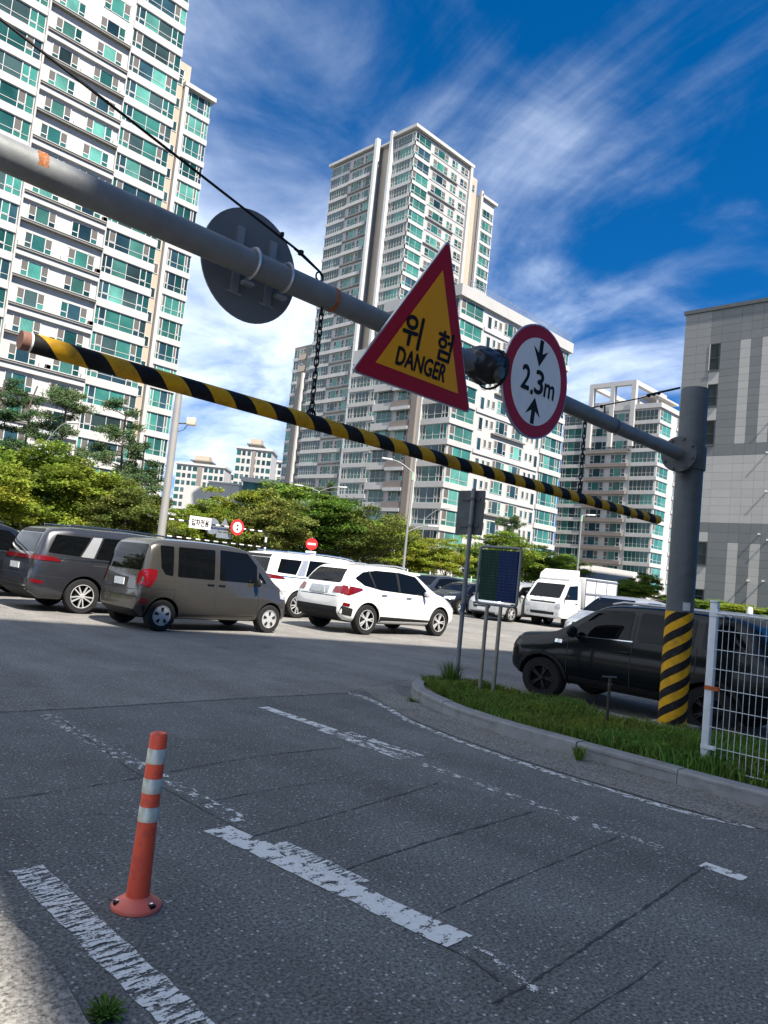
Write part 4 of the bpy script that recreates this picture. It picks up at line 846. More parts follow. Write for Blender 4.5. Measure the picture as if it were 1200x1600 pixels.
def tree(label, x, y, h, k, wide=1.0, grp='street trees along the far side of the lot', name='street_tree'):
    s = h/6.4; t = thing(name, label, 'tree', (x, y, 0), random.uniform(0, 6.28), grp); t.scale = (s*wide, s*wide, s)
    ob('crown', PROT[k][0], t); ob('trunk', PROT[k][1], t); return t
def tpx(label, u, vt, Y, k, wide=1.0, X=None, dark=None):
    """a street tree whose top shows at pixel (u, vt), standing on the row Y (or X)"""
    P_ = onY(u, vt, Y); return tree(label, P_.x, P_.y, max(3, P_.z), k, wide)
row = [(-25, 700, 40, 0, 1.05, 'yellow-green street tree cut by the left picture edge'), (62, 690, 43, 1, 1.1, 'yellow-topped street tree right behind the left lamp post'), (150, 722, 41, 0, 1.15, 'broad yellow-green tree above the dark minivan'), (205, 762, 38, 4, 1.1, 'olive tree just left of the tall camera pole'),
       (262, 790, 44, 3, 1.1, 'low tree directly behind the tall camera pole'), (318, 782, 46, 1, 1.1, 'bushy tree behind the white lettered gate sign'), (375, 770, 47, 3, 1.15, 'yellow-green tree right of the round gate sign'), (425, 776, 44, 4, 1.1, 'brownish tree left of the no-entry sign'),
       (470, 778, 48, 2, 1.1, 'green tree directly above the no-entry sign'), (520, 785, 45, 5, 1.15, 'dense green tree right of the no-entry sign'), (575, 800, 43, 4, 1.1, 'olive tree above the white crossover roof'), (612, 812, 47, 1, 1.0, 'small bright tree left of the centre lamp post'),
       (655, 836, 45, 0, 1.05, 'small yellow-green tree right of the centre lamp post'), (700, 845, 43, 3, 1.0, 'low yellow-green tree left of the dark sign back'), (748, 848, 46, 2, 1.1, 'low green tree behind the notice board'), (795, 838, 48, 5, 1.2, 'dark green tree right of the notice board'), (845, 858, 47, 2, 1.15, 'green tree behind the white truck cab'), (888, 872, 52, 5, 1.1, 'low green tree behind the white truck box')]
for u, v, Y, k, w, lab in row: tpx(lab, u, v, Y, k, w)
for u, v, Y, k, w, lab in [(20, 735, 47, 2, 1.2, 'darker tree in the second row at the left edge'), (110, 740, 49, 5, 1.2, 'darker tree in the second row behind the broad yellow tree'), (345, 800, 55, 2, 1.2, 'second-row tree seen between the gate signs'), (455, 765, 58, 5, 1.3, 'taller dark tree in the second row left of the lamp with two arms'), (545, 795, 56, 2, 1.3, 'second-row green tree below the slim tower'), (820, 850, 60, 2, 1.2, 'second-row tree behind the truck roof')]:
    tpx(lab, u, v, Y, k, w)
# hedge behind the truck and low shrubs by the grey building
def shrub(label, u, v, Y, w, k=2, name='shrub'):
    P_ = onY(u, v, Y); t = thing(name, label, 'shrub', (P_.x, P_.y, 0), random.uniform(0, 6), 'shrubs at the back of the lot'); s = max(.8, P_.z)/6.4; t.scale = (w/6, w/6, s); ob('foliage', PROT[k][0], t); ob('stem', PROT[k][1], t)
for u, v, Y, w, k, lab in [(985, 905, 36, 5, 2, 'bright shrub just right of the truck box'), (1010, 900, 44, 5, 5, 'dark rounded shrub against the right apartment block'), (1035, 925, 33, 4, 0, 'light green shrub left of the gantry post'), (1110, 935, 25, 4.5, 2, 'low shrub below the lowest grey-building window'), (1150, 940, 22, 4.5, 0, 'low shrub at the foot of the grey building near the right edge'), (1190, 948, 21, 4.5, 2, 'low shrub at the far right edge of the picture'), (1085, 938, 28, 4, 5, 'low shrub right beside the gantry post')]:
    shrub(lab, u, v, Y, w, k)
# pines in front of the left tower
NEED = leafmat('pine_needles', (.05, .088, .038), .45, .2, .03)
def pine(label, u, vt, Y, seed, rx=2.6):
    P_ = onY(u, vt, Y); h = P_.z; rd = random.Random(seed); t = thing('pine_tree', label, 'pine tree', (P_.x, P_.y, 0), rd.uniform(0, 6), 'pines in front of the left tower')
    mb = MB(); k = 8; pts = [Vector((0, 0, 0))]
    for i in range(1, k+1): pts.append(Vector((pts[-1].x+rd.gauss(0, .16), pts[-1].y+rd.gauss(0, .16), h*.96*i/k)))
    mb.tube(pts, [.17*(1-.8*i/k)+.02 for i in range(k+1)], 8); vs = []; fs = []
    for j in range(26):
        f = rd.uniform(.42, 1.0); base = pts[0]; i = min(k-1, int(f*k)); base = pts[i].lerp(pts[i+1], f*k-i); a = rd.uniform(0, 6.283); ln = rx*(1.25-f)*rd.uniform(.6, 1.25)+.3
        tip = base+Vector((math.cos(a)*ln, math.sin(a)*ln, rd.uniform(-.1, .45)*ln)); mid = base.lerp(tip, .5)+Vector((0, 0, rd.uniform(-.2, .15))); mb.tube([base, mid, tip], [.05, .035, .015], 5)
        for c, cr_ in ((tip, rd.uniform(.5, .85)), (mid.lerp(tip, .4), rd.uniform(.35, .65)), (tip+Vector((rd.gauss(0, .4), rd.gauss(0, .4), .15)), rd.uniform(.35, .6))):
            for _ in range(95):
                q = math.sqrt(rd.random())*cr_; b_ = rd.uniform(0, 6.283); p = c+Vector((math.cos(b_)*q, math.sin(b_)*q, rd.gauss(.05, .12))); d = Vector((rd.gauss(0, 1), rd.gauss(0, 1), rd.gauss(.5, .7))).normalized(); s = d.orthogonal().normalized()*.035; e = p+d*rd.uniform(.14, .28); o = len(vs)
                vs += [tuple(p-s), tuple(p+s), tuple(e+s*.5), tuple(e-s*.5)]; fs.append((o, o+1, o+2, o+3))
    me = bpy.data.meshes.new('crown'); me.from_pydata(vs, [], fs); me.materials.append(NEED); ob('crown', me, t); ob('trunk', mb.mesh('trunk', BARK, 60), t)
pine('dark pine against the left tower at the left picture edge', 8, 582, 62, 1, 3.2); pine('tall open pine second from the left before the left tower', 52, 590, 60, 2, 3.0); pine('twisted pine with a flat top behind the left street lamp', 112, 605, 58, 3, 3.0); pine('bushy pine left of the tall camera pole', 208, 632, 56, 4, 3.2); pine('small dark pine low behind the bushy pine', 240, 700, 60, 6, 2.6)
pine('small pine standing above the trees left of the slim tower foot', 460, 752, 75, 5, 3.0); pine('small pine below the slim tower pilasters', 515, 752, 78, 7, 3.0); pine('pine top behind the notice board', 805, 808, 62, 8, 3.0)

# unseen trees added left of the lane to darken what the cars mirror
for i, y in enumerate((4, 10, 16, 22, 28, 34)): tree('unseen leafy tree added left of the lane to darken reflections, %s along the kerb' % ('first', 'second', 'third', 'fourth', 'fifth', 'sixth')[i], -10+random.uniform(-1, 1), y, 8+random.uniform(-1, 1.5), (2, 5, 4)[i % 3], 1.2, 'unseen trees added left of the lane for reflections')
# ------------------------------------------------------------------ vehicles (local x forward, y left, z up, origin under mid-wheelbase)
def interp(pts, x):
    if x <= pts[0][0]: return pts[0][1]
    for (a, va), (b, vb) in zip(pts, pts[1:]):
        if x <= b: return va+(vb-va)*(x-a)/(b-a)
    return pts[-1][1]
def body_mesh(S, mats):
    xs = sorted(set(round(x, 4) for k in ('top', 'hw') for x, _ in S[k])); full = []
    for a, b in zip(xs, xs[1:]):
        n = max(1, int((b-a)/.22)); full += [a+(b-a)*i/n for i in range(n)]
    full.append(xs[-1]); vs = []; M_ = 12
    for x in full:
        zt = interp(S['top'], x); zb = interp(S['bot'], x); w = interp(S['hw'], x); wr = min(interp(S['rw'], x), w); bl = min(interp(S['belt'], x), zb+(zt-zb)*.80); sh = zb+(bl-zb)*.78
        half = [(.0, zb), (w*.80, zb), (w*.95, zb+.05*(bl-zb)+.02), (w*.995, zb+.28*(bl-zb)), (w*1.0, zb+.55*(bl-zb)), (w*.995, sh), (w*.965, bl)]
        d = zt-bl; half += [(w*.965+(wr-w*.965)*.5, bl+d*.52), (wr+.012, bl+d*.86), (wr-.05, zt-.012 if d > .2 else zt-.006), (wr*.6, zt+.004), (0, zt+.012)]
        vs.append(half)
    bm = bmesh.new(); rows = []
    for x, half in zip(full, vs):
        r = [bm.verts.new((x, y, z)) for y, z in half]; l = [r[0]]+[bm.verts.new((x, -y, z)) for y, z in half[1:-1]]+[r[-1]]; rows.append((r, l))
    for (r0, l0), (r1, l1) in zip(rows, rows[1:]):
        for j in range(M_-1):
            bm.faces.new((r0[j], r1[j], r1[j+1], r0[j+1])); bm.faces.new((l0[j+1], l1[j+1], l1[j], l0[j]))
    for r, l in (rows[0], rows[-1]):
        bm.faces.new((r[0], r[1], l[1]))
        for j in range(1, M_-2): bm.faces.new((r[j], r[j+1], l[j+1], l[j]))
        bm.faces.new((r[M_-2], r[M_-1], l[M_-2]))
    bmesh.ops.recalc_face_normals(bm, faces=bm.faces[:])
    me = bpy.data.meshes.new('b'); bm.to_mesh(me); bm.free()
    o = bpy.data.objects.new('b', me); COL.objects.link(o); sb = o.modifiers.new('s', 'SUBSURF'); sb.levels = 2; sb.render_levels = 2
    cut = MB()
    for wx in S['wheels']:
        for s in (-1, 1):
            y0, y1 = (S['W']-.30, S['W']+.3); pts = [(wx+S['ar']*math.cos(2*math.pi*i/32), S['r']+S['ar']*math.sin(2*math.pi*i/32)) for i in range(32)]; cut.prism(pts, s*y0, s*y1, 'y')
    cm = cut.mesh('c', []) if False else None
    cme = bpy.data.meshes.new('c'); cme.from_pydata(cut.v, [], cut.f); bm = bmesh.new(); bm.from_mesh(cme); bmesh.ops.recalc_face_normals(bm, faces=bm.faces[:]); bm.to_mesh(cme); bm.free()
    co = bpy.data.objects.new('c', cme); COL.objects.link(co); bo_ = o.modifiers.new('b', 'BOOLEAN'); bo_.operation = 'DIFFERENCE'; bo_.object = co; bo_.solver = 'EXACT'
    dg = bpy.context.evaluated_depsgraph_get(); dg.update(); res = bpy.data.meshes.new_from_object(o.evaluated_get(dg)); bpy.data.objects.remove(o); bpy.data.objects.remove(co)
    if len(res.polygons) < 100: raise RuntimeError('body boolean failed')
    res.name = 'body'; res.materials.clear(); res.materials.append(mats[0]); res.materials.append(BLACKP); W_ = S['W']
    for p in res.polygons:
        c = p.center; inside = any(math.hypot(c.x-wx, c.z-S['r']) < S['ar']+.004 for wx in S['wheels']) and abs(c.y) < W_*1.2 and (abs(p.normal.y) < .3 or abs(c.y) < W_-.2)
        p.material_index = 1 if inside or c.z < interp(S['bot'], c.x)+.03 else 0
    res.shade_smooth(); res.set_sharp_from_angle(angle=R(38)); return res
def clip_cell(poly, x0, x1, z0, z1):
    def cl(P, ins, cut):
        out = []
        for i in range(len(P)):
            a, b = P[i-1], P[i]; ia, ib = ins(a), ins(b)
            if ib:
                if not ia: out.append(cut(a, b))
                out.append(b)
            elif ia: out.append(cut(a, b))
        return out
    def cx(v): return lambda a, b: (v, a[1]+(b[1]-a[1])*(v-a[0])/(b[0]-a[0]))
    def cz(v): return lambda a, b: (a[0]+(b[0]-a[0])*(v-a[1])/(b[1]-a[1]), v)
    for ins, c in ((lambda p: p[0] >= x0, cx(x0)), (lambda p: p[0] <= x1, cx(x1)), (lambda p: p[1] >= z0, cz(z0)), (lambda p: p[1] <= z1, cz(z1))):
        if not poly: return []
        poly = cl(poly, ins, c)
    return poly
class Car:
    def __init__(s, name, label, S, paint, loc, rz, group=None, cat='car'):
        s.S = S; s.t = thing(name, label, cat, loc, rz, group); s.me = body_mesh(S, [paint]); s.body = ob('body', s.me, s.t); s.paint = paint
        bm = bmesh.new(); bm.from_mesh(s.me); s.bvh = BVHTree.FromBMesh(bm); bm.free()
    def hit(s, view, a, b):
        if view in 'LR': o = Vector((a, 3 if view == 'L' else -3, b)); d = Vector((0, -1 if view == 'L' else 1, 0))
        elif view == 'B': o = Vector((-6, a, b)); d = Vector((1, 0, 0))
        elif view == 'F': o = Vector((6, a, b)); d = Vector((-1, 0, 0))
        else: o = Vector((a, b, 4)); d = Vector((0, 0, -1))
        p, n, _, _ = s.bvh.ray_cast(o, d)
        return (p, n) if p else (None, None)
    def patch(s, name, view, poly, m, off=.006, cell=.09, rnd_=.03, parent=None):
        if rnd_: poly = rounded(poly, rnd_, 4)
        ax = [p[0] for p in poly]; az = [p[1] for p in poly]; mb = MB(); nx = max(1, int((max(ax)-min(ax))/cell)+1); nz = max(1, int((max(az)-min(az))/cell)+1); cache = {}
        X = [min(ax)+(max(ax)-min(ax))*i/nx for i in range(nx+1)]; Z = [min(az)+(max(az)-min(az))*i/nz for i in range(nz+1)]
        for i in range(nx):
            for j in range(nz):
                q = clip_cell(poly, X[i], X[i+1], Z[j], Z[j+1]); f = []
                for a, b in q:
                    k = (round(a, 4), round(b, 4))
                    if k not in cache:
                        p, n = s.hit(view, a, b)
                        if p is None: cache[k] = None
                        else: cache[k] = len(mb.v); mb.v.append(tuple(p+n*off))
                    if cache[k] is not None and (not f or f[-1] != cache[k]): f.append(cache[k])
                if len(f) > 1 and f[0] == f[-1]: f.pop()
                if len(set(f)) > 2 and len(set(f)) == len(f): mb.f.append(tuple(f)); mb.m.append(0)
        if not mb.f: return None
        me = bpy.data.meshes.new(name); me.from_pydata(mb.v, [], mb.f); me.materials.append(m)
        bm = bmesh.new(); bm.from_mesh(me); bmesh.ops.recalc_face_normals(bm, faces=bm.faces[:])
        c = sum((v.co for v in bm.verts), Vector())/len(bm.verts); nn = sum((f.normal for f in bm.faces), Vector()); ref = {'L': Vector((0, 1, 0)), 'R': Vector((0, -1, 0)), 'B': Vector((-1, 0, 0)), 'F': Vector((1, 0, 0)), 'T': Vector((0, 0, 1))}[view]
        if nn.dot(ref) < 0: bmesh.ops.reverse_faces(bm, faces=bm.faces[:])
        bm.to_mesh(me); bm.free(); me.shade_smooth(); return ob(name, me, parent or s.t)
    def both(s, name, poly, m, **k):
        for v in 'LR': s.patch(name, v, poly, m, **k)
    def seam(s, view, pts, w=.012, name='door_seam'):
        for a, b in zip(pts, pts[1:]):
            d = Vector((b[0]-a[0], b[1]-a[1])); q = Vector((-d.y, d.x)).normalized()*w/2
            s.patch(name, view, [(a[0]+q.x, a[1]+q.y), (b[0]+q.x, b[1]+q.y), (b[0]-q.x, b[1]-q.y), (a[0]-q.x, a[1]-q.y)], SEAM, .003, .12, 0)
    def handle(s, x, z, l=.17, m=None):
        for v, sg in (('L', 1), ('R', -1)):
            p, n = s.hit(v, x, z)
            if p: part('door_handle', MB().cbox(-l/2, l/2, -.012, .02, -.014, .014, .006), m or s.paint, s.t, 40, tuple(p+n*.012), (0, 0, 0 if sg > 0 else math.pi))
    def mirror(s, x, z, m=None, w=.17):
        for v, sg in (('L', 1), ('R', -1)):
            p, n = s.hit(v, x, z-.08)
            if not p: continue
            bm = bmesh.new(); bmesh.ops.create_icosphere(bm, subdivisions=2, radius=1)
            for q in bm.verts:
                q.co = Vector((q.co.x*.075*(1 if q.co.x > 0 else .35), q.co.y*w*.62, q.co.z*.085))
            me = bpy.data.meshes.new('mirror'); bm.to_mesh(me); bm.free(); me.materials.append(m or s.paint); me.shade_smooth()
            o = ob('mirror', me, s.t, tuple(p+Vector((0, sg*.13, .07)))); part('mirror_arm', MB().box(-.025, .025, -.13, .0, -.07, -.035) if sg > 0 else MB().box(-.025, .025, 0, .13, -.07, -.035), BLACKP, o)
    def wheels(s, style, tint=None):
        S = s.S; r = S['r']; rim_r = r*S.get('rimf', .66); W_ = S['W']
        key = (style, r)
        if key not in WHEEL:
            tw = .105
            ty = MB().lathe([(rim_r*.98, -tw+.02), (rim_r*1.04, -tw), (r*.93, -tw), (r*.985, -tw+.02), (r, -tw+.05), (r, tw-.05), (r*.985, tw-.02), (r*.93, tw), (rim_r*1.04, tw), (rim_r*.98, tw-.02), (rim_r*.96, -tw+.04)], 36, axis='y').mesh('wheel', TYRE, 35)
            mb = MB(); mb.lathe([(0, .03), (rim_r*.97, .03), (rim_r*.97, -.08), (rim_r*.99, -.092), (rim_r*1.0, -.08)], 32, m=1, axis='y'); mb.lathe([(rim_r*.93, -.09), (rim_r*.95, -.1), (rim_r*1.0, -.098), (rim_r*1.0, -.08)], 32, axis='y')
            if style == 'cap':
                mb.lathe([(0, -.098), (rim_r*.25, -.1), (rim_r*.6, -.092), (rim_r*.95, -.085)], 32, axis='y')
                for i in range(5):
                    a = 2*math.pi*i/5+.3; c, sn = math.cos(a), math.sin(a)
                    for aa, bb_, w in ((.42, .62, .1), (.62, .80, .14)):
                        mb.prism([(rim_r*aa*c-w*rim_r*sn, rim_r*aa*sn+w*rim_r*c), (rim_r*bb_*c-w*rim_r*sn, rim_r*bb_*sn+w*rim_r*c), (rim_r*bb_*c+w*rim_r*sn, rim_r*bb_*sn-w*rim_r*c), (rim_r*aa*c+w*rim_r*sn, rim_r*aa*sn-w*rim_r*c)], -.106, -.06, 'y', 1)
            else:
                n, dbl = {'ten': (10, 0), 'five': (5, .14), 'six': (6, 0), 'blackfive': (5, .12)}[style]
                for i in range(n):
                    for o_ in ((-dbl, dbl) if dbl else (0,)):
                        a0 = 2*math.pi*i/n; a1 = a0+o_; w0, w1 = (.055, .045) if not dbl else (.06, .05)
                        if n == 10: a1 = a0+(.10 if i % 2 else -.10)
                        p0 = Vector((math.cos(a0), math.sin(a0)))*rim_r*.12; p1 = Vector((math.cos(a1), math.sin(a1)))*rim_r*.96; d = (p1-p0).normalized(); q = Vector((-d.y, d.x))
                        mb.prism([tuple(p0+q*w0*rim_r), tuple(p1+q*w1*rim_r), tuple(p1-q*w1*rim_r), tuple(p0-q*w0*rim_r)], -.088, -.05, 'y')
                mb.lathe([(0, -.1), (rim_r*.17, -.1), (rim_r*.2, -.09), (rim_r*.2, -.05)], 16, axis='y')
            col = {'blackfive': RIMB}.get(style, RIM)
            WHEEL[key] = (ty, mb.mesh('rim', [col, BLACKP], 35))
        ty, rm = WHEEL[key]
        for wx in S['wheels']:
            for sg in (-1, 1):
                o = ob('wheel', ty, s.t, (wx, sg*(W_-.125), r), (0, 0, 0 if sg < 0 else math.pi)); ob('rim', rm, o)
    def plate(s, view, z, w=.44, h=.12, y=0.):
        p, n = s.hit(view, y, z)
        if not p: return
        sx = -1 if view == 'B' else 1; part('license_plate', MB().box(-.008, .008, y-w/2, y+w/2, z-h/2, z+h/2), PLATE, s.t, None, (p.x+sx*.02, 0, 0))
WHEEL = {}
TYRE = mat('tyre_rubber', (.014, .014, .0145), .9, spec=.2, var=.15, vscale=8, bump=.15, bscale=40); RIM = mat('alloy_rim', (.42, .42, .42), .4, .35, var=.06); RIMB = mat('black_rim', (.012, .012, .013), .4, .3)
SEAM = mat('panel_gap', (.006, .006, .007), .7, var=0); PLATE = mat('license_plate', (.50, .52, .53), .45, var=.35, vscale=22)
CGL = mat('tinted_car_glass', (.0025, .003, .0035), .03, var=0, spec=.18); CGL2 = mat('clear_car_glass', (.012, .015, .017), .03, var=.3, vscale=2, spec=.4)
TAIL = mat('red_tail_light', (.10, .002, .004), .12, var=.15, vscale=14, coat=.6); HEAD = mat('headlight_glass', (.42, .44, .46), .1, .3, var=.3, vscale=12, coat=.6); WHTL = mat('clear_lens', (.55, .55, .55), .15, .2, var=.15, vscale=10)
def paint(n, c, metal=.55, rough=.26): return mat(n, c, rough, metal, var=.05, vscale=2, coat=.85, dirt=(c[0]*.8+.012, c[1]*.8+.012, c[2]*.8+.01, .35), dscale=1.7)
PG = paint('dark_grey_paint', (.032, .034, .041)); PB = paint('bronze_grey_paint', (.058, .054, .047)); PW = paint('white_paint', (.56, .56, .55), 0., .35); PN = mat('dark_green_black_paint', (.0025, .0045, .006), .25, .0, var=.1, coat=.28, spec=.14); PK = paint('black_paint_car', (.013, .015, .02)); PS = paint('silver_paint', (.44, .45, .46), .6); PD_ = paint('blue_grey_paint', (.035, .04, .05))
# --- specs
KEI = dict(W=.80, r=.292, ar=.345, wheels=(-1.26, 1.26), rimf=.64, top=[(-1.79,.60),(-1.76,.88),(-1.72,1.10),(-1.66,1.42),(-1.58,1.62),(-1.42,1.70),(-.6,1.735),(.2,1.73),(.58,1.69),(.78,1.61),(1.16,1.24),(1.28,1.10),(1.42,1.03),(1.64,.94),(1.77,.80),(1.83,.64)], bot=[(-1.79,.36),(-1.6,.22),(1.6,.20),(1.82,.30)],
  hw=[(-1.79,.66),(-1.73,.74),(-1.55,.785),(-1,.80),(1.1,.80),(1.5,.77),(1.72,.70),(1.83,.54)], rw=[(-1.79,.6),(-1.6,.62),(-1.3,.665),(.3,.66),(.8,.66),(1.28,.72),(1.83,.52)], belt=[(-1.8,1.02),(1.9,.96)])
VAN = dict(W=.985, r=.365, ar=.425, wheels=(-1.545, 1.545), rimf=.68, top=[(-2.66,.62),(-2.63,.90),(-2.60,1.08),(-2.50,1.38),(-2.40,1.62),(-2.28,1.735),(-1.9,1.78),(-.5,1.80),(.4,1.77),(.85,1.68),(1.5,1.28),(1.72,1.14),(2.1,1.06),(2.38,.92),(2.48,.70)], bot=[(-2.66,.42),(-2.4,.24),(2.3,.22),(2.48,.34)],
  hw=[(-2.66,.80),(-2.58,.90),(-2.35,.965),(-1.8,.985),(1.6,.985),(2.1,.94),(2.35,.82),(2.48,.62)], rw=[(-2.66,.74),(-2.4,.74),(-2,.80),(.4,.80),(1.2,.82),(1.7,.86),(2.48,.6)], belt=[(-2.7,1.10),(0,1.06),(2.5,1.0)])
CUV = dict(W=.91, r=.355, ar=.415, wheels=(-1.32, 1.32), rimf=.67, top=[(-2.19,.66),(-2.15,.95),(-2.05,1.14),(-1.86,1.40),(-1.70,1.54),(-1.5,1.60),(-.9,1.645),(-.2,1.655),(.25,1.62),(.55,1.53),(1.05,1.20),(1.25,1.09),(1.6,1.03),(1.95,.92),(2.12,.78),(2.2,.62)], bot=[(-2.19,.46),(-2.0,.30),(-1.6,.24),(1.8,.22),(2.2,.36)],
  hw=[(-2.19,.70),(-2.12,.82),(-1.9,.885),(-1.4,.91),(1.3,.91),(1.75,.87),(2.05,.74),(2.2,.52)], rw=[(-2.19,.66),(-1.9,.62),(-1.5,.665),(-.2,.70),(.4,.68),(1.0,.74),(1.4,.80),(2.2,.5)], belt=[(-2.2,1.08),(-1.2,1.05),(1.3,.94),(2.2,.9)])
BOX = dict(W=.83, r=.305, ar=.35, wheels=(-1.12, 1.12), rimf=.62, top=[(-1.84,.66),(-1.80,.95),(-1.74,1.12),(-1.56,1.38),(-1.45,1.47),(-1.2,1.515),(-.3,1.53),(.25,1.50),(.45,1.44),(.88,1.10),(1.0,1.02),(1.25,.985),(1.58,.94),(1.68,.84),(1.74,.62)], bot=[(-1.84,.42),(-1.6,.27),(1.5,.27),(1.74,.38)],
  hw=[(-1.84,.66),(-1.78,.74),(-1.55,.81),(-1.1,.83),(1.2,.83),(1.5,.80),(1.66,.72),(1.74,.60)], rw=[(-1.84,.6),(-1.5,.60),(-1.1,.645),(.2,.65),(.7,.66),(1.0,.72),(1.74,.56)], belt=[(-1.9,1.0),(1.8,.95)])
SED = dict(W=.90, r=.33, ar=.385, wheels=(-1.38, 1.38), rimf=.67, top=[(-2.32,.72),(-2.28,.92),(-2.1,1.02),(-1.75,1.06),(-1.5,1.14),(-.95,1.38),(-.5,1.45),(.1,1.455),(.5,1.38),(1.05,1.08),(1.3,.98),(1.8,.90),(2.15,.80),(2.3,.62)], bot=[(-2.32,.42),(-2.1,.24),(2.1,.2),(2.3,.32)],
  hw=[(-2.32,.70),(-2.22,.82),(-1.9,.88),(-1.3,.90),(1.4,.90),(1.8,.86),(2.15,.72),(2.3,.5)], rw=[(-2.32,.66),(-1.5,.70),(-.9,.62),(.2,.63),(.6,.64),(1.2,.78),(2.3,.5)], belt=[(-2.3,.95),(1.4,.88),(2.3,.8)])
def kei(label, P, loc, rz):
    c = Car('parked_hatchback', label, KEI, P, loc, rz, 'cars parked in the two sunny rows')
    c.patch('rear_window', 'B', [(-.64, 1.10), (.64, 1.10), (.58, 1.585), (-.58, 1.585)], CGL, rnd_=.06)
    c.both('quarter_window', [(-1.37, 1.18), (-1.28, 1.06), (-1.12, 1.03), (-1.12, 1.585), (-1.40, 1.585)], CGL)
    c.both('door_window', [(-1.02, 1.03), (-.20, 1.02), (-.20, 1.60), (-1.02, 1.59)], CGL); c.both('door_window', [(-.08, 1.02), (.84, 1.01), (.84, 1.36), (.60, 1.60), (-.08, 1.615)], CGL); c.both('quarter_light', [(.89, 1.01), (1.10, 1.02), (.89, 1.27)], CGL)
    c.patch('windscreen', 'F', [(-.66, 1.14), (.66, 1.14), (.57, 1.61), (-.57, 1.61)], CGL2, rnd_=.05)
    c.both('tail_light', [(-1.775, .84), (-1.58, .80), (-1.46, .98), (-1.44, 1.12), (-1.60, 1.14), (-1.74, 1.10)], TAIL, off=.012); c.patch('tail_light', 'B', [(-.765, .84), (-.62, .86), (-.60, 1.08), (-.72, 1.12)], TAIL, .014); c.patch('tail_light', 'B', [(.765, .84), (.62, .86), (.60, 1.08), (.72, 1.12)], TAIL, .014)
    c.both('reflector', [(-1.74, .49), (-1.60, .47), (-1.58, .58), (-1.72, .60)], TAIL, rnd_=.015); c.plate('B', .86, .36, .13); c.patch('plate_recess', 'B', [(-.28, .77), (.28, .77), (.28, .95), (-.28, .95)], SEAM, .004); c.patch('bumper_groove', 'B', [(-.66, .60), (.66, .60), (.66, .625), (-.66, .625)], SEAM, .004, rnd_=0)
    for v in 'LR': c.seam(v, [(-1.62, .79), (-1.05, .79)], .022, 'slide_rail'); c.seam(v, [(-1.07, .38), (-1.07, 1.6)]); c.seam(v, [(-.14, .33), (-.14, 1.62)]); c.seam(v, [(.90, .42), (.90, 1.0)]); c.seam(v, [(-1.0, .33), (.86, .33)]); c.seam(v, [(1.0, .99), (1.5, .92)])
    c.handle(-.28, .93, .15, BLACKP); c.handle(-.02, .93, .15, BLACKP); c.mirror(.78, 1.04); c.wheels('cap')
    c.patch('headlight', 'F', [(-.72, .72), (-.45, .74), (-.42, .90), (-.68, .94)], HEAD); c.patch('headlight', 'F', [(.72, .72), (.45, .74), (.42, .90), (.68, .94)], HEAD); c.both('headlight_side', [(1.5, .72), (1.72, .70), (1.70, .86), (1.48, .88)], HEAD); c.both('wheel_arch_trim', [(-1.6, .26), (-1.68, .45), (-1.63, .47), (-1.55, .26)], BLACKP)
    c.seam('B', [(-.7, .74), (.7, .74)], .012, 'tailgate_gap'); c.seam('B', [(-.66, .74), (-.66, 1.05)], .01, 'tailgate_gap'); c.seam('B', [(.66, .74), (.66, 1.05)], .01, 'tailgate_gap'); part('rear_wiper', MB().tube([(-1.70, 0, 1.13), (-1.665, -.28, 1.2)], .01, 5), BLACKP, c.t); c.patch('fuel_flap', 'L', [(-1.5, .82), (-1.36, .82), (-1.36, .96), (-1.5, .96)], SEAM, .002, rnd_=.02)
    return c
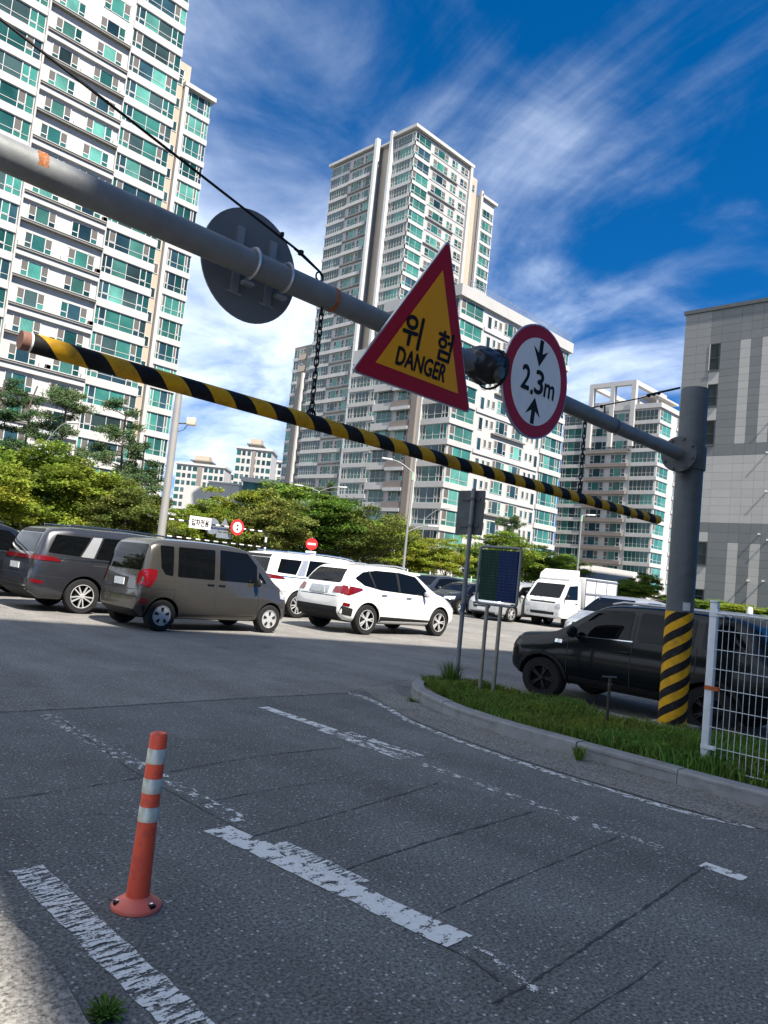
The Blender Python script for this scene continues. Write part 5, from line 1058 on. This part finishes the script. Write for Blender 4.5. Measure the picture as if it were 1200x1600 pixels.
def van(name, label, P, loc, rz, silver=True):
    c = Car(name, label, VAN, P, loc, rz, 'cars parked in the two sunny rows', 'minivan')
    c.patch('rear_window', 'B', [(-.72, 1.20), (.72, 1.20), (.62, 1.60), (-.62, 1.60)], CGL, rnd_=.05)
    c.both('quarter_window', [(-2.34, 1.22), (-1.70, 1.19), (-1.46, 1.60), (-2.18, 1.60)], CGL); c.both('pillar_trim', [(-1.67, 1.18), (-1.40, 1.17), (-1.22, 1.615), (-1.42, 1.61)], PS if silver else CGL, off=.009, rnd_=.01)
    c.both('door_window', [(-1.36, 1.165), (.02, 1.13), (.02, 1.63), (-1.18, 1.62)], CGL); c.both('door_window', [(.12, 1.13), (1.12, 1.11), (1.20, 1.18), (.72, 1.58), (.12, 1.62)], CGL); c.patch('windscreen', 'F', [(-.78, 1.20), (.78, 1.20), (.68, 1.66), (-.68, 1.66)], CGL2, rnd_=.05)
    c.patch('light_bar', 'B', [(-.86, 1.06), (.86, 1.06), (.86, 1.14), (-.86, 1.14)], TAIL, .012, rnd_=.02); c.both('tail_light', [(-2.62, 1.05), (-2.05, 1.05), (-2.20, 1.13), (-2.58, 1.16)], TAIL, off=.014, rnd_=.015); c.both('chrome_strip', [(-2.2, 1.11), (1.2, 1.075), (1.2, 1.09), (-2.2, 1.135)], CHROME if silver else SEAM, off=.008, rnd_=0)
    c.patch('plate_recess', 'B', [(-.36, .80), (.36, .80), (.36, .98), (-.36, .98)], SEAM, .004); c.plate('B', .90, .5, .12); c.patch('rear_diffuser', 'B', [(-.80, .42), (.80, .42), (.80, .55), (-.80, .55)], BLACKP, .006); c.patch('bumper_trim', 'B', [(-.8, .50), (.8, .50), (.8, .535), (-.8, .535)], CHROME, .012, rnd_=.01); c.both('reflector', [(-2.60, .60), (-2.38, .58), (-2.38, .64), (-2.60, .67)], TAIL, rnd_=.01)
    for v in 'LR': c.seam(v, [(-1.4, 1.02), (.02, .99)], .02, 'slide_rail'); c.seam(v, [(-1.06, .40), (-1.04, 1.14)]); c.patch('door_pillar', v, [(-.62, 1.15), (-.56, 1.15), (-.56, 1.62), (-.62, 1.62)], BLACKP, .01, rnd_=0); c.seam(v, [(.07, .35), (.07, 1.62)]); c.seam(v, [(1.15, .38), (1.22, 1.1)]); c.seam(v, [(-1.04, .36), (1.15, .34)]); c.patch('sill_trim', v, [(-1.05, .24), (1.08, .23), (1.08, .32), (-1.05, .33)], BLACKP, .005)
    c.handle(-.12, 1.0, .2); c.handle(.27, 1.0, .2); c.mirror(.98, 1.16); c.wheels('ten'); c.patch('spoiler', 'B', [(-.62, 1.62), (.62, 1.62), (.58, 1.69), (-.58, 1.69)], BLACKP, .01)
    for y in (-.72, .72):
        pts = [(x, y*(.995), interp(VAN['top'], x)+.035) for x in (-1.9, -1.2, -.5, .2, .6)]; part('roof_rail', MB().tube(pts, .017, 6), CHROME, c.t, 40)
    c.patch('headlight', 'F', [(-.86, .74), (-.5, .76), (-.5, .88), (-.84, .92)], HEAD); c.patch('headlight', 'F', [(.86, .74), (.5, .76), (.5, .88), (.84, .92)], HEAD); c.patch('grille', 'F', [(-.48, .56), (.48, .56), (.48, .90), (-.48, .90)], BLACKP)
    c.seam('B', [(-.8, .74), (.8, .74)], .014, 'tailgate_gap'); c.seam('B', [(-.78, .74), (-.78, 1.05)], .012, 'tailgate_gap'); c.seam('B', [(.78, .74), (.78, 1.05)], .012, 'tailgate_gap')
    for v in 'LR': c.seam(v, [(-2.5, .74), (-2.0, .72)], .012, 'bumper_gap')
    return c
def cuv(label, P, loc, rz):
    c = Car('parked_crossover', label, CUV, P, loc, rz, 'cars parked in the two sunny rows')
    c.patch('rear_window', 'B', [(-.62, 1.17), (.62, 1.17), (.50, 1.50), (-.50, 1.50)], CGL, rnd_=.06)
    c.both('window_strip', [(-1.72, 1.30), (-1.46, 1.15), (-.9, 1.07), (.62, 1.01), (.95, 1.02), (.42, 1.47), (-.2, 1.535), (-1.0, 1.53), (-1.45, 1.46)], CGL, rnd_=.04)
    c.both('door_pillar', [(-.30, 1.05), (-.22, 1.05), (-.26, 1.53), (-.34, 1.53)], BLACKP, off=.010, rnd_=0); c.both('quarter_pillar', [(-1.12, 1.10), (-1.07, 1.09), (-1.22, 1.5), (-1.28, 1.5)], BLACKP, off=.010, rnd_=0)
    c.patch('windscreen', 'F', [(-.72, 1.16), (.72, 1.16), (.58, 1.56), (-.58, 1.56)], CGL2, rnd_=.05)
    c.both('tail_light', [(-2.12, .92), (-1.95, .90), (-1.52, 1.04), (-1.56, 1.08), (-2.02, 1.12)], TAIL, off=.012, rnd_=.02); c.patch('tail_light', 'B', [(-.86, .93), (-.50, .95), (-.52, 1.08), (-.80, 1.10)], TAIL, .014); c.patch('tail_light', 'B', [(.86, .93), (.50, .95), (.52, 1.08), (.80, 1.10)], TAIL, .014)
    c.patch('plate_recess', 'B', [(-.34, .90), (.34, .90), (.34, 1.08), (-.34, 1.08)], ALU, .004); c.plate('B', .97, .46, .12); c.patch('lower_bumper', 'B', [(-.72, .34), (.72, .34), (.72, .62), (-.72, .62)], BLACKP, .008); c.both('lower_bumper', [(-2.14, .47), (-1.82, .42), (-1.81, .60), (-2.12, .65)], BLACKP, rnd_=.02); c.both('reflector', [(-2.1, .66), (-1.92, .64), (-1.9, .71), (-2.08, .735)], TAIL, off=.012, rnd_=.01)
    c.both('sill_cladding', [(-.90, .28), (.90, .27), (.90, .40), (-.90, .45)], BLACKP, rnd_=.02)
    for v in 'LR': c.seam(v, [(-.98, .6), (-1.05, 1.05)]); c.seam(v, [(-.26, .40), (-.26, 1.05)]); c.seam(v, [(.86, .42), (.80, 1.0)]); c.seam(v, [(-2.0, 1.16), (-1.5, 1.52)], .01); c.seam(v, [(.95, 1.0), (1.8, .93)], .01)
    c.handle(-.82, .96, .19, CHROME); c.handle(.06, .93, .19, CHROME); c.mirror(.62, 1.07); c.wheels('five')
    for y in (-.63, .63): part('roof_rail', MB().tube([(x, y*(.98), interp(CUV['top'], x)+.03) for x in (-1.35, -.9, -.2, .15)], .016, 6), PS, c.t, 40)
    c.both('headlight_side', [(1.70, .80), (2.05, .74), (2.0, .84), (1.62, .93)], HEAD); c.patch('headlight', 'F', [(.78, .74), (.48, .72), (.50, .82), (.74, .88)], HEAD); c.patch('headlight', 'F', [(-.78, .74), (-.48, .72), (-.50, .82), (-.74, .88)], HEAD)
    c.seam('B', [(-.7, .86), (.7, .86)], .014, 'tailgate_gap')
    part('rear_wiper', MB().tube([(-2.03, 0, 1.21), (-1.98, -.3, 1.24)], .011, 5), BLACKP, c.t)
    return c
def boxsuv(label, P, loc, rz):
    c = Car('parked_suv', label, BOX, P, loc, rz, None, 'suv')
    c.both('door_window', [(-.10, 1.03), (.62, 1.0), (.70, 1.04), (.36, 1.40), (-.10, 1.43)], CGL, rnd_=.025); c.both('door_window', [(-.90, 1.05), (-.20, 1.03), (-.20, 1.43), (-.90, 1.42)], CGL, rnd_=.025); c.both('quarter_window', [(-1.50, 1.13), (-1.0, 1.06), (-1.0, 1.41), (-1.36, 1.38)], CGL, rnd_=.025)
    c.patch('windscreen', 'F', [(-.62, 1.07), (.62, 1.07), (.54, 1.45), (-.54, 1.45)], CGL2); c.patch('rear_window', 'B', [(-.60, 1.10), (.60, 1.10), (.52, 1.40), (-.52, 1.40)], CGL2)
    c.both('sill_cladding', [(-.70, .30), (.70, .30), (.70, .42), (-.70, .42)], BLACKP, rnd_=.02)
    import_ar = BOX['ar']
    for wx in BOX['wheels']:
        for i in range(10):
            a0, a1 = R(-8+19.6*i), R(-8+19.6*(i+1)); r0, r1 = import_ar+.012, import_ar+.06; pl = [(wx+r0*math.cos(a0), BOX['r']+r0*math.sin(a0)), (wx+r1*math.cos(a0), BOX['r']+r1*math.sin(a0)), (wx+r1*math.cos(a1), BOX['r']+r1*math.sin(a1)), (wx+r0*math.cos(a1), BOX['r']+r0*math.sin(a1))]
            c.both('arch_cladding', pl, BLACKP, rnd_=0, off=.014, cell=.05)
    for v in 'LR': c.seam(v, [(-.15, .42), (-.15, 1.44)]); c.seam(v, [(-.95, .72), (-.95, 1.06)]); c.seam(v, [(.74, .45), (.74, .98)]); c.patch('fender_badge', v, [(.83, .86), (.94, .86), (.94, .91), (.83, .91)], CHROME, .008, rnd_=.01); c.patch('window_trim', v, [(-.15, 1.015), (.62, .985), (.62, .997), (-.15, 1.028)], CHROME, .009, rnd_=0)
    c.patch('quarter_trim', 'R', [(-.12, 1.02), (-.09, 1.02), (-.04, 1.2), (-.07, 1.2)], CHROME, .01, rnd_=0)
    c.handle(-.03, .86, .2); c.mirror(.62, 1.06, BLACKP, .19); c.wheels('blackfive')
    for y in (-.58, .58): part('roof_rail', MB().tube([(-1.25, y, 1.50), (-1.1, y, 1.54), (.1, y, 1.54), (.25, y, 1.50)], .018, 8), RIM, c.t, 40)
    for s in (-1, 1): c.patch('headlight', 'F', [(s*.70, .70), (s*.48, .70), (s*.48, .86), (s*.70, .86)], HEAD); c.patch('tail_light', 'B', [(s*.72, .80), (s*.5, .80), (s*.5, 1.0), (s*.72, 1.0)], TAIL)
    c.patch('grille', 'F', [(-.45, .55), (.45, .55), (.45, .72), (-.45, .72)], BLACKP); c.plate('F', .5)
    return c
def sedan(label, P, loc, rz, S=SED, name='parked_sedan', sc_=1.0, cat='car'):
    c = Car(name, label, S, P, loc, rz, 'cars facing the lane at the back', cat); c.t.scale = (sc_,)*3
    if S is SED:
        c.both('window_strip', [(-1.42, 1.10), (-.8, .97), (.85, .93), (1.0, .96), (.42, 1.33), (-.2, 1.38), (-.9, 1.32)], CGL, rnd_=.03); c.both('door_pillar', [(-.22, .95), (-.14, .95), (-.17, 1.4), (-.25, 1.4)], BLACKP, off=.01, rnd_=0)
        c.patch('windscreen', 'F', [(-.72, 1.05), (.72, 1.05), (.56, 1.40), (-.56, 1.40)], CGL); c.patch('rear_window', 'B', [(-.62, 1.12), (.62, 1.12), (.5, 1.38), (-.5, 1.38)], CGL)
        hz, gz = (.66, .80), (.42, .74)
    elif S is VAN:
        c.both('window_strip', [(-2.2, 1.22), (-1.0, 1.17), (1.05, 1.10), (1.3, 1.12), (.72, 1.56), (.1, 1.62), (-2.1, 1.6)], CGL, rnd_=.03); c.patch('windscreen', 'F', [(-.80, 1.20), (.80, 1.20), (.68, 1.66), (-.68, 1.66)], CGL, rnd_=.05); hz, gz = (.78, .96), (.52, .74)
        for v in 'LR': c.seam(v, [(.07, .35), (.07, 1.62)]); c.seam(v, [(1.15, .38), (1.22, 1.1)])
    else:
        c.both('window_strip', [(-1.72, 1.30), (-1.46, 1.15), (-.9, 1.07), (.62, 1.01), (.95, 1.02), (.42, 1.47), (-.2, 1.535), (-1.0, 1.53), (-1.45, 1.46)], CGL, rnd_=.04); c.patch('windscreen', 'F', [(-.74, 1.14), (.74, 1.14), (.58, 1.56), (-.58, 1.56)], CGL, rnd_=.05); hz, gz = (.76, .92), (.48, .80)
    w = S['W']
    for s in (-1, 1): c.patch('headlight', 'F', [(s*w*.92, hz[0]), (s*w*.58, hz[0]+.01), (s*w*.56, hz[1]-.04), (s*w*.88, hz[1])], HEAD, .01)
    c.patch('grille', 'F', [(-w*.45, gz[0]), (w*.45, gz[0]), (w*.5, gz[1]), (-w*.5, gz[1])], BLACKP, .008); c.patch('grille_bar', 'F', [(-w*.4, (gz[0]+gz[1])/2), (w*.4, (gz[0]+gz[1])/2), (w*.4, (gz[0]+gz[1])/2+.03), (-w*.4, (gz[0]+gz[1])/2+.03)], CHROME, .014, rnd_=0); c.plate('F', gz[0]-.02)
    c.patch('intake', 'F', [(-w*.7, .30), (w*.7, .30), (w*.66, .38), (-w*.66, .38)], BLACKP, .008); c.mirror(.7 if S is not VAN else 1.0, interp(S['belt'], .7)+.1); c.wheels('five' if S is not VAN else 'ten'); c.handle(-.6, interp(S['belt'], 0)-.1); c.handle(.2, interp(S['belt'], 0)-.1)
    return c
kei('bronze-grey boxy hatchback with red corner tail lights in the front row', PB, (8.42, 12.70+.80, 0), R(1.5))
cuv('white crossover with black lower cladding in the front row', PW, (13.86, 12.72+.91, 0), 0)
van('parked_minivan', 'dark grey minivan with silver pillar trim behind the boxy hatchback', PG, (8.45, 15.45+.985, 0), R(-1))
van('parked_minivan', 'white minivan with silver pillar trim behind the white crossover', PW, (14.92, 16.35+.985, 0), 0)
van('parked_minivan', 'dark minivan cut by the left picture edge behind the dark grey one', PK, (5.75, 18.9+.985, 0), R(2))
SX = 9.12
suv = boxsuv('dark boxy suv with silver roof rails behind the striped gantry post', PN, (SX+.83, 4.62, 0), R(90)); suv.t.scale = (1.02, 1, .93)
# row at the back facing the lane (heading -X)
sedan('silver minivan left of the white truck', PS, (27.6, 19.0, 0), R(180), VAN, 'parked_minivan', .95, 'minivan')
sedan('dark sedan with bright headlights left of the silver minivan', PK, (27.6, 21.7, 0), R(180))
sedan('dark blue-grey crossover third left of the white truck', PD_, (28.5, 24.5, 0), R(180), CUV, 'parked_crossover')
sedan('black sedan half hidden behind the white crossover nose', PK, (30.0, 28.0, 0), R(184))
sedan('white minivan deep behind the white crossover', PW, (33.5, 32.5, 0), R(180), VAN, 'parked_minivan', .95, 'minivan')
sedan('pale silver car mostly hidden behind the dark suv bonnet', PS, (19.6, 9.9, 0), R(180), CUV, 'parked_crossover', .92)
# white cargo truck, heading -X
TW = PW; tt = thing('cargo_truck', 'white light cargo truck with a roof fairing and box body', 'truck', (26.75, 17.05, 0), R(180)); hw_ = .87
CAB = [(.0, .38), (.02, .95), (-.04, 1.16), (-.62, 1.86), (-.80, 1.95), (-1.55, 1.97), (-1.58, .55), (-1.45, .38)]       # x backward from the nose
bm = bmesh.new(); prof = rounded(CAB, .07, 3); nv = len(prof); rings = []
for y, s in ((-hw_, .955), (-hw_+.05, .99), (-hw_+.14, 1.0), (hw_-.14, 1.0), (hw_-.05, .99), (hw_, .955)):
    r_ = []
    for x, z in prof:
        inx = max(0, (z-1.1))*.09; yy = y*(1-inx if abs(y) > .5 else 1); r_.append(bm.verts.new(((x+.78)*s-.78, yy, (z-1.1)*s+1.1)))
    rings.append(r_)
for a, b_ in zip(rings, rings[1:]):
    for i in range(nv): bm.faces.new((a[i], a[(i+1) % nv], b_[(i+1) % nv], b_[i]))
bm.faces.new(rings[0]); bm.faces.new(rings[-1][::-1]); bmesh.ops.recalc_face_normals(bm, faces=bm.faces[:]); me = bpy.data.meshes.new('cab'); bm.to_mesh(me); 
bv = BVHTree.FromBMesh(bm); bm.free(); me.materials.append(TW); me.shade_smooth(); me.set_sharp_from_angle(angle=R(40)); ob('cab', me, tt)
class TP(Car):
    def __init__(s): s.t = tt; s.bvh = bv; s.paint = TW; s.S = dict(W=.84, r=.31, ar=.36, wheels=(-.78, -3.25), rimf=.6)
tp = TP()
tp.patch('windscreen', 'F', [(-.74, 1.20), (.74, 1.20), (.68, 1.78), (-.68, 1.78)], CGL, rnd_=.06); tp.both('door_window', [(-1.30, 1.18), (-.26, 1.16), (-.62, 1.72), (-1.30, 1.78)], CGL, rnd_=.04)
for v in 'LR': tp.seam(v, [(-1.38, .5), (-1.38, 1.85)]); tp.seam(v, [(-.22, .7), (-.22, 1.16)])
tp.patch('grille', 'F', [(-.60, .98), (.60, .98), (.60, 1.04), (-.60, 1.04)], BLACKP); tp.patch('intake', 'F', [(-.55, .50), (.55, .50), (.58, .62), (-.58, .62)], BLACKP); tp.plate('F', .72)
for s in (-1, 1): tp.patch('headlight', 'F', [(s*.84, .78), (s*.60, .80), (s*.66, 1.0), (s*.82, 1.04)], HEAD, .01); tp.patch('fog_light', 'F', [(s*.74, .52), (s*.64, .52), (s*.64, .60), (s*.74, .60)], HEAD)
tp.patch('emblem', 'F', [(-.09, 1.06), (.09, 1.06), (.09, 1.12), (-.09, 1.12)], CHROME); tp.handle(-1.2, 1.02, .15, BLACKP); tp.mirror(-.28, 1.30, BLACKP, .16); tp.wheels('cap')
part('roof_fairing', MB().prism(rounded([(-.72, 1.93), (-1.5, 1.95), (-1.5, 2.42), (-1.15, 2.40), (-.8, 2.2)], .07, 4), -.72, .72), TW, tt, 40)
part('cargo_box', MB().cbox(-4.6, -1.80, -.86, .86, .85, 2.16, .03), mat('box_panel_white', (.46, .47, .48), .5, var=.06), tt, 40); part('chassis', MB().box(-4.5, -.4, -.4, .4, .38, .6).box(-4.55, -1.7, -.8, .8, .68, .848), BLACKP, tt)
for x in (-1.84, -2.68, -3.62, -4.53): part('box_rail', MB().box(x-.025, x+.025, .862, .885, .86, 2.14), ALU, tt)
for z in (.9, 1.5, 2.1): part('box_rail', MB().box(-4.55, -1.82, .886, .9, z-.03, z+.03), ALU, tt)
for w in (-.14, .14): part('wiper', MB().tube([(.01-.06, w-.3, 1.19), (-.16, w+.05, 1.30)], .012, 5), BLACKP, tt)
# ------------------------------------------------------------------ poles, lamps, signs and fences at the back
p0 = dep(250, 850, 22.5); zt = dep(274, 600, 22.5).z
t = thing('camera_pole', 'tall plain grey pole with a beige camera box behind the parked cars', 'pole', (p0.x, p0.y, 0))
part('pole', MB().tube([(0, 0, 0), (0, 0, zt)], [.125, .105], 18), mat('warm_grey_paint', (.26, .25, .235), .5, .2, var=.08), t, 40)
cz = dep(283, 662, 22.5).z; rv = Vector((S2, -S2, 0))
part('camera_arm', MB().tube([(0, 0, cz), tuple(rv*.36+Vector((0, 0, cz+.02)))], .022, 8).tube([tuple(rv*.1+Vector((0, 0, cz-.25))), tuple(rv*.28+Vector((0, 0, cz-.18))), tuple(rv*.38+Vector((0, 0, cz+.0)))], .012, 6), DSTEEL, t, 40)
part('camera_box', MB().cbox(-.11, .15, -.11, .11, -.10, .13, .02), mat('beige_housing', (.50, .43, .32), .5), t, 40, tuple(rv*.46+Vector((0, 0, cz+.08))), (0, 0, R(-45)))
def lamp(label, ub, vb, ut, vt, Z, arms, r=.075, name='street_lamp'):
    b_ = dep(ub, vb, Z); tp_ = dep(ut, vt, Z); H = tp_.z; t = thing(name, label, 'street lamp', (b_.x, b_.y, 0), 0, 'street lamps along the far road')
    lg = mat('lamp_post_paint', (.17, .18, .175), .55, .1, var=.1); part('pole', MB().tube([(0, 0, 0), (0, 0, H)], [r, r*.6], 10), lg, t, 40)
    part('collar', MB().tube([(0, 0, H-.5), (0, 0, H)], r*.9, 10), mat('pale_green_collar', (.25, .36, .24), .5), t, 40)
    for f, sgn, ln, rise in arms:
        z0 = H*f; d = rv*sgn; pts = [d*(ln*q)+Vector((0, 0, z0+rise*math.sin(q*math.pi/2))) for q in (0, .12, .3, .55, .8, 1)]
        a = part('arm', MB().tube(pts, r*.42, 8), lg, t, 40); e = pts[-1]
        part('lamp_head', MB().cbox(-.1, .62, -.13, .13, -.05, .07, .04), mat('lamp_head_grey', (.42, .43, .42), .45), a, 40, tuple(e), (0, -.06, math.atan2(d.y, d.x)))
lamp('curved street lamp behind the dark grey minivan at the left', 55, 815, 73, 690, 46, [(1, 1, 1.2, 1.3), (.52, -1, .9, .45)])
lamp('curved street lamp standing left of the dark sign back', 630, 890, 641, 738, 49, [(1, -1, 1.5, .7), (.52, 1, 1.4, .55)], .10)
lamp('small curved street lamp behind and right of the centre one', 656, 880, 660, 812, 70, [(1, 1, 1.9, 1.3)])
lamp('double-armed street lamp left of the slim tower foot', 490, 845, 499, 768, 60, [(1, 1, 1.6, .5), (1, -1, 1.4, .3)])
lamp('thin plain lamp post behind the white truck', 901, 905, 911, 806, 62, [(1, 1, .5, .1)], .09)
# far height-limit frame with black and white chequered bars
FY = 33.5; A = onY(254, 812, FY); B = onY(417, 829, FY); zt = (A.z+B.z)/2; zl_ = (onY(262, 838, FY).z+onY(400, 853, FY).z)/2
t = thing('entrance_frame', 'black and white chequered entrance frame behind the parked cars', 'gate frame', (A.x, FY, 0)); wd = B.x-A.x; CW = mat('check_white', (.6, .6, .6), .6)
def checks(a, b, r, name, par=t):
    a, b = Vector(a), Vector(b); n = int((b-a).length/.26); mb = MB()
    for i in range(n): mb.tube([a.lerp(b, i/n), a.lerp(b, (i+1)/n)], r if i % 2 else r*1.02, 8, m=i % 2)
    return part(name, mb, [BLACK, CW], par, 40)
checks((0, 0, 0), (0, 0, zt), .06, 'post'); checks((wd, 0, 0), (wd, 0, zt), .06, 'post'); checks((.06, 0, zt), (wd-.06, 0, zt), .04, 'top_beam'); checks((.07, 0, zl_), (wd-.07, 0, zl_), .03, 'hanging_bar')
c = onY(313, 817, FY-.15); s_ = thing('lettered_sign', 'white rectangular sign with dark lettering on the far chequered frame', 'sign', c); part('plate', MB().box(-.62, .62, 0, .03, -.3, .3), SIGNW, s_); lettering('입차전용', -.5, .5, -.17, .17, -.006, INK, s_, .012)
c = onY(371, 824, FY-.15); s_ = thing('round_limit_sign', 'small round red-rimmed sign on the far chequered frame', 'sign', c); part('plate', MB().prism(circ(.42, 28), 0, .03), mat('bright_red_sign', (.5, .02, .02), .4, var=.05), s_); part('white_field', MB().prism(circ(.28, 24), -.006, -.001), SIGNW, s_)
for sgn in (1, -1): part('arrow', MB().prism([(-.03, sgn*.2), (.03, sgn*.2), (.03, sgn*.12), (.09, sgn*.12), (0, sgn*.02), (-.09, sgn*.12), (-.03, sgn*.12)], -.012, -.007), INK, s_)
c = onY(332, 822, FY+.12); s_ = thing('round_sign_back', 'grey back of a round sign next to the far lettered sign', 'sign', c); part('plate', MB().prism(circ(.42, 28), 0, .03), ALU, s_)
c = onY(351, 824, FY+.12); s_ = thing('triangle_sign_back', 'grey back of a triangular sign between the far round signs', 'sign', c); part('plate', MB().prism(rounded([(-.42, -.25), (.42, -.25), (0, .5)], .05), 0, .03), ALU, s_); part('lower_plate', MB().box(-.45, .45, .0, .03, -.58, -.3), ALU, s_)
# no-entry sign
c = dep(487, 850, 38); t = thing('no_entry_sign', 'round red no-entry sign on a thin post above the white minivan', 'sign', (c.x, c.y, 0)); t.rotation_euler = (0, 0, R(-45))
part('post', MB().tube([(0, .05, 0), (0, .05, c.z+.35)], .035, 8), ALU, t, 40); part('disc', MB().prism([(a, b+c.z) for a, b in circ(.30, 28)], 0, .02), mat('no_entry_red', (.52, .018, .02), .4, var=.04), t); part('white_bar', MB().box(-.2, .2, -.006, -.001, c.z-.05, c.z+.05), SIGNW, t)
part('text_plate', MB().box(-.26, .26, 0, .02, c.z-.55, c.z-.36), SIGNW, t); part('text_marks', MB().box(-.2, .2, -.004, -.001, c.z-.47, c.z-.44), mat('faded_print', (.35, .35, .35), .6), t)
# green mesh fence at the back of the lot
GF = mat('pale_green_fence', (.22, .42, .30), .5, var=.08); FX0, FX1, FYf = 30.0, 60.0, 37.0
t = thing('green_fence', 'pale green wire fence along the far edge of the lot', 'fence', (FX0, FYf, 0))
for i in range(13): q = part('post', MB().tube([(i*2.5, 0, 0), (i*2.5, 0, 1.95)], .04, 8), mat('fence_post_pale', (.55, .62, .56), .5) if i == 0 else bpy.data.materials['fence_post_pale'], t, 40)
for i in range(12):
    mb = MB()
    for j in range(1, 24): x = i*2.5+j*2.5/24; mb.box(x-.007, x+.007, -.01, .01, .1, 1.75)
    for z in (.15, .6, 1.1, 1.7): mb.box(i*2.5+.05, i*2.5+2.45, -.015, .015, z-.02, z+.02)
    part('mesh_panel', mb, GF, t)['kind'] = 'stuff'
# low grey terrace wall behind the truck
q = onY(945, 890, 50); t = thing('terrace_wall', 'stepped grey terrace wall behind the white truck box', 'wall', (q.x, 50, 0)); part('wall', MB().box(-6, 10, 0, 1, 0, q.z-.6), PAVG, t); part('wall', MB().box(-3, 12, 1.2, 2, 0, q.z+.4), LEDGE, t); part('railing', MB().box(-6, 10, .3, .36, q.z-.58, q.z+.2), WHITE, t)
# small white bollard posts by the grey building
for i, (u, v, lab) in enumerate([(1119, 942, 'white round-topped post at the foot of the grey building'), (1172, 948, 'thin white post near the right edge before the grey building')]):
    c = dep(u, v, 40); t = thing('white_post', lab, 'post', (c.x, c.y, 0)); part('shaft', MB().lathe([(0, c.z), (.1, c.z-.03), (.15, c.z-.12), (.15, 0)], 14), FW, t, 40); part('base', MB().cbox(-.2, .2, -.2, .2, 0, .12, .02), CONC, t)
# rough verge at the far left
def vw():
    return random.uniform(.5, 5.0), random.uniform(20.5, 24), .0, 1.2
V_ = leafmat('verge_grass', (.13, .19, .03), .35, .3); tag(part('verge_grass', blades('v', 5000, vw, .08, .22, V_, .02), V_), 'sunlit rough grass strip behind the cars at the left edge', 'grass', kind='stuff')
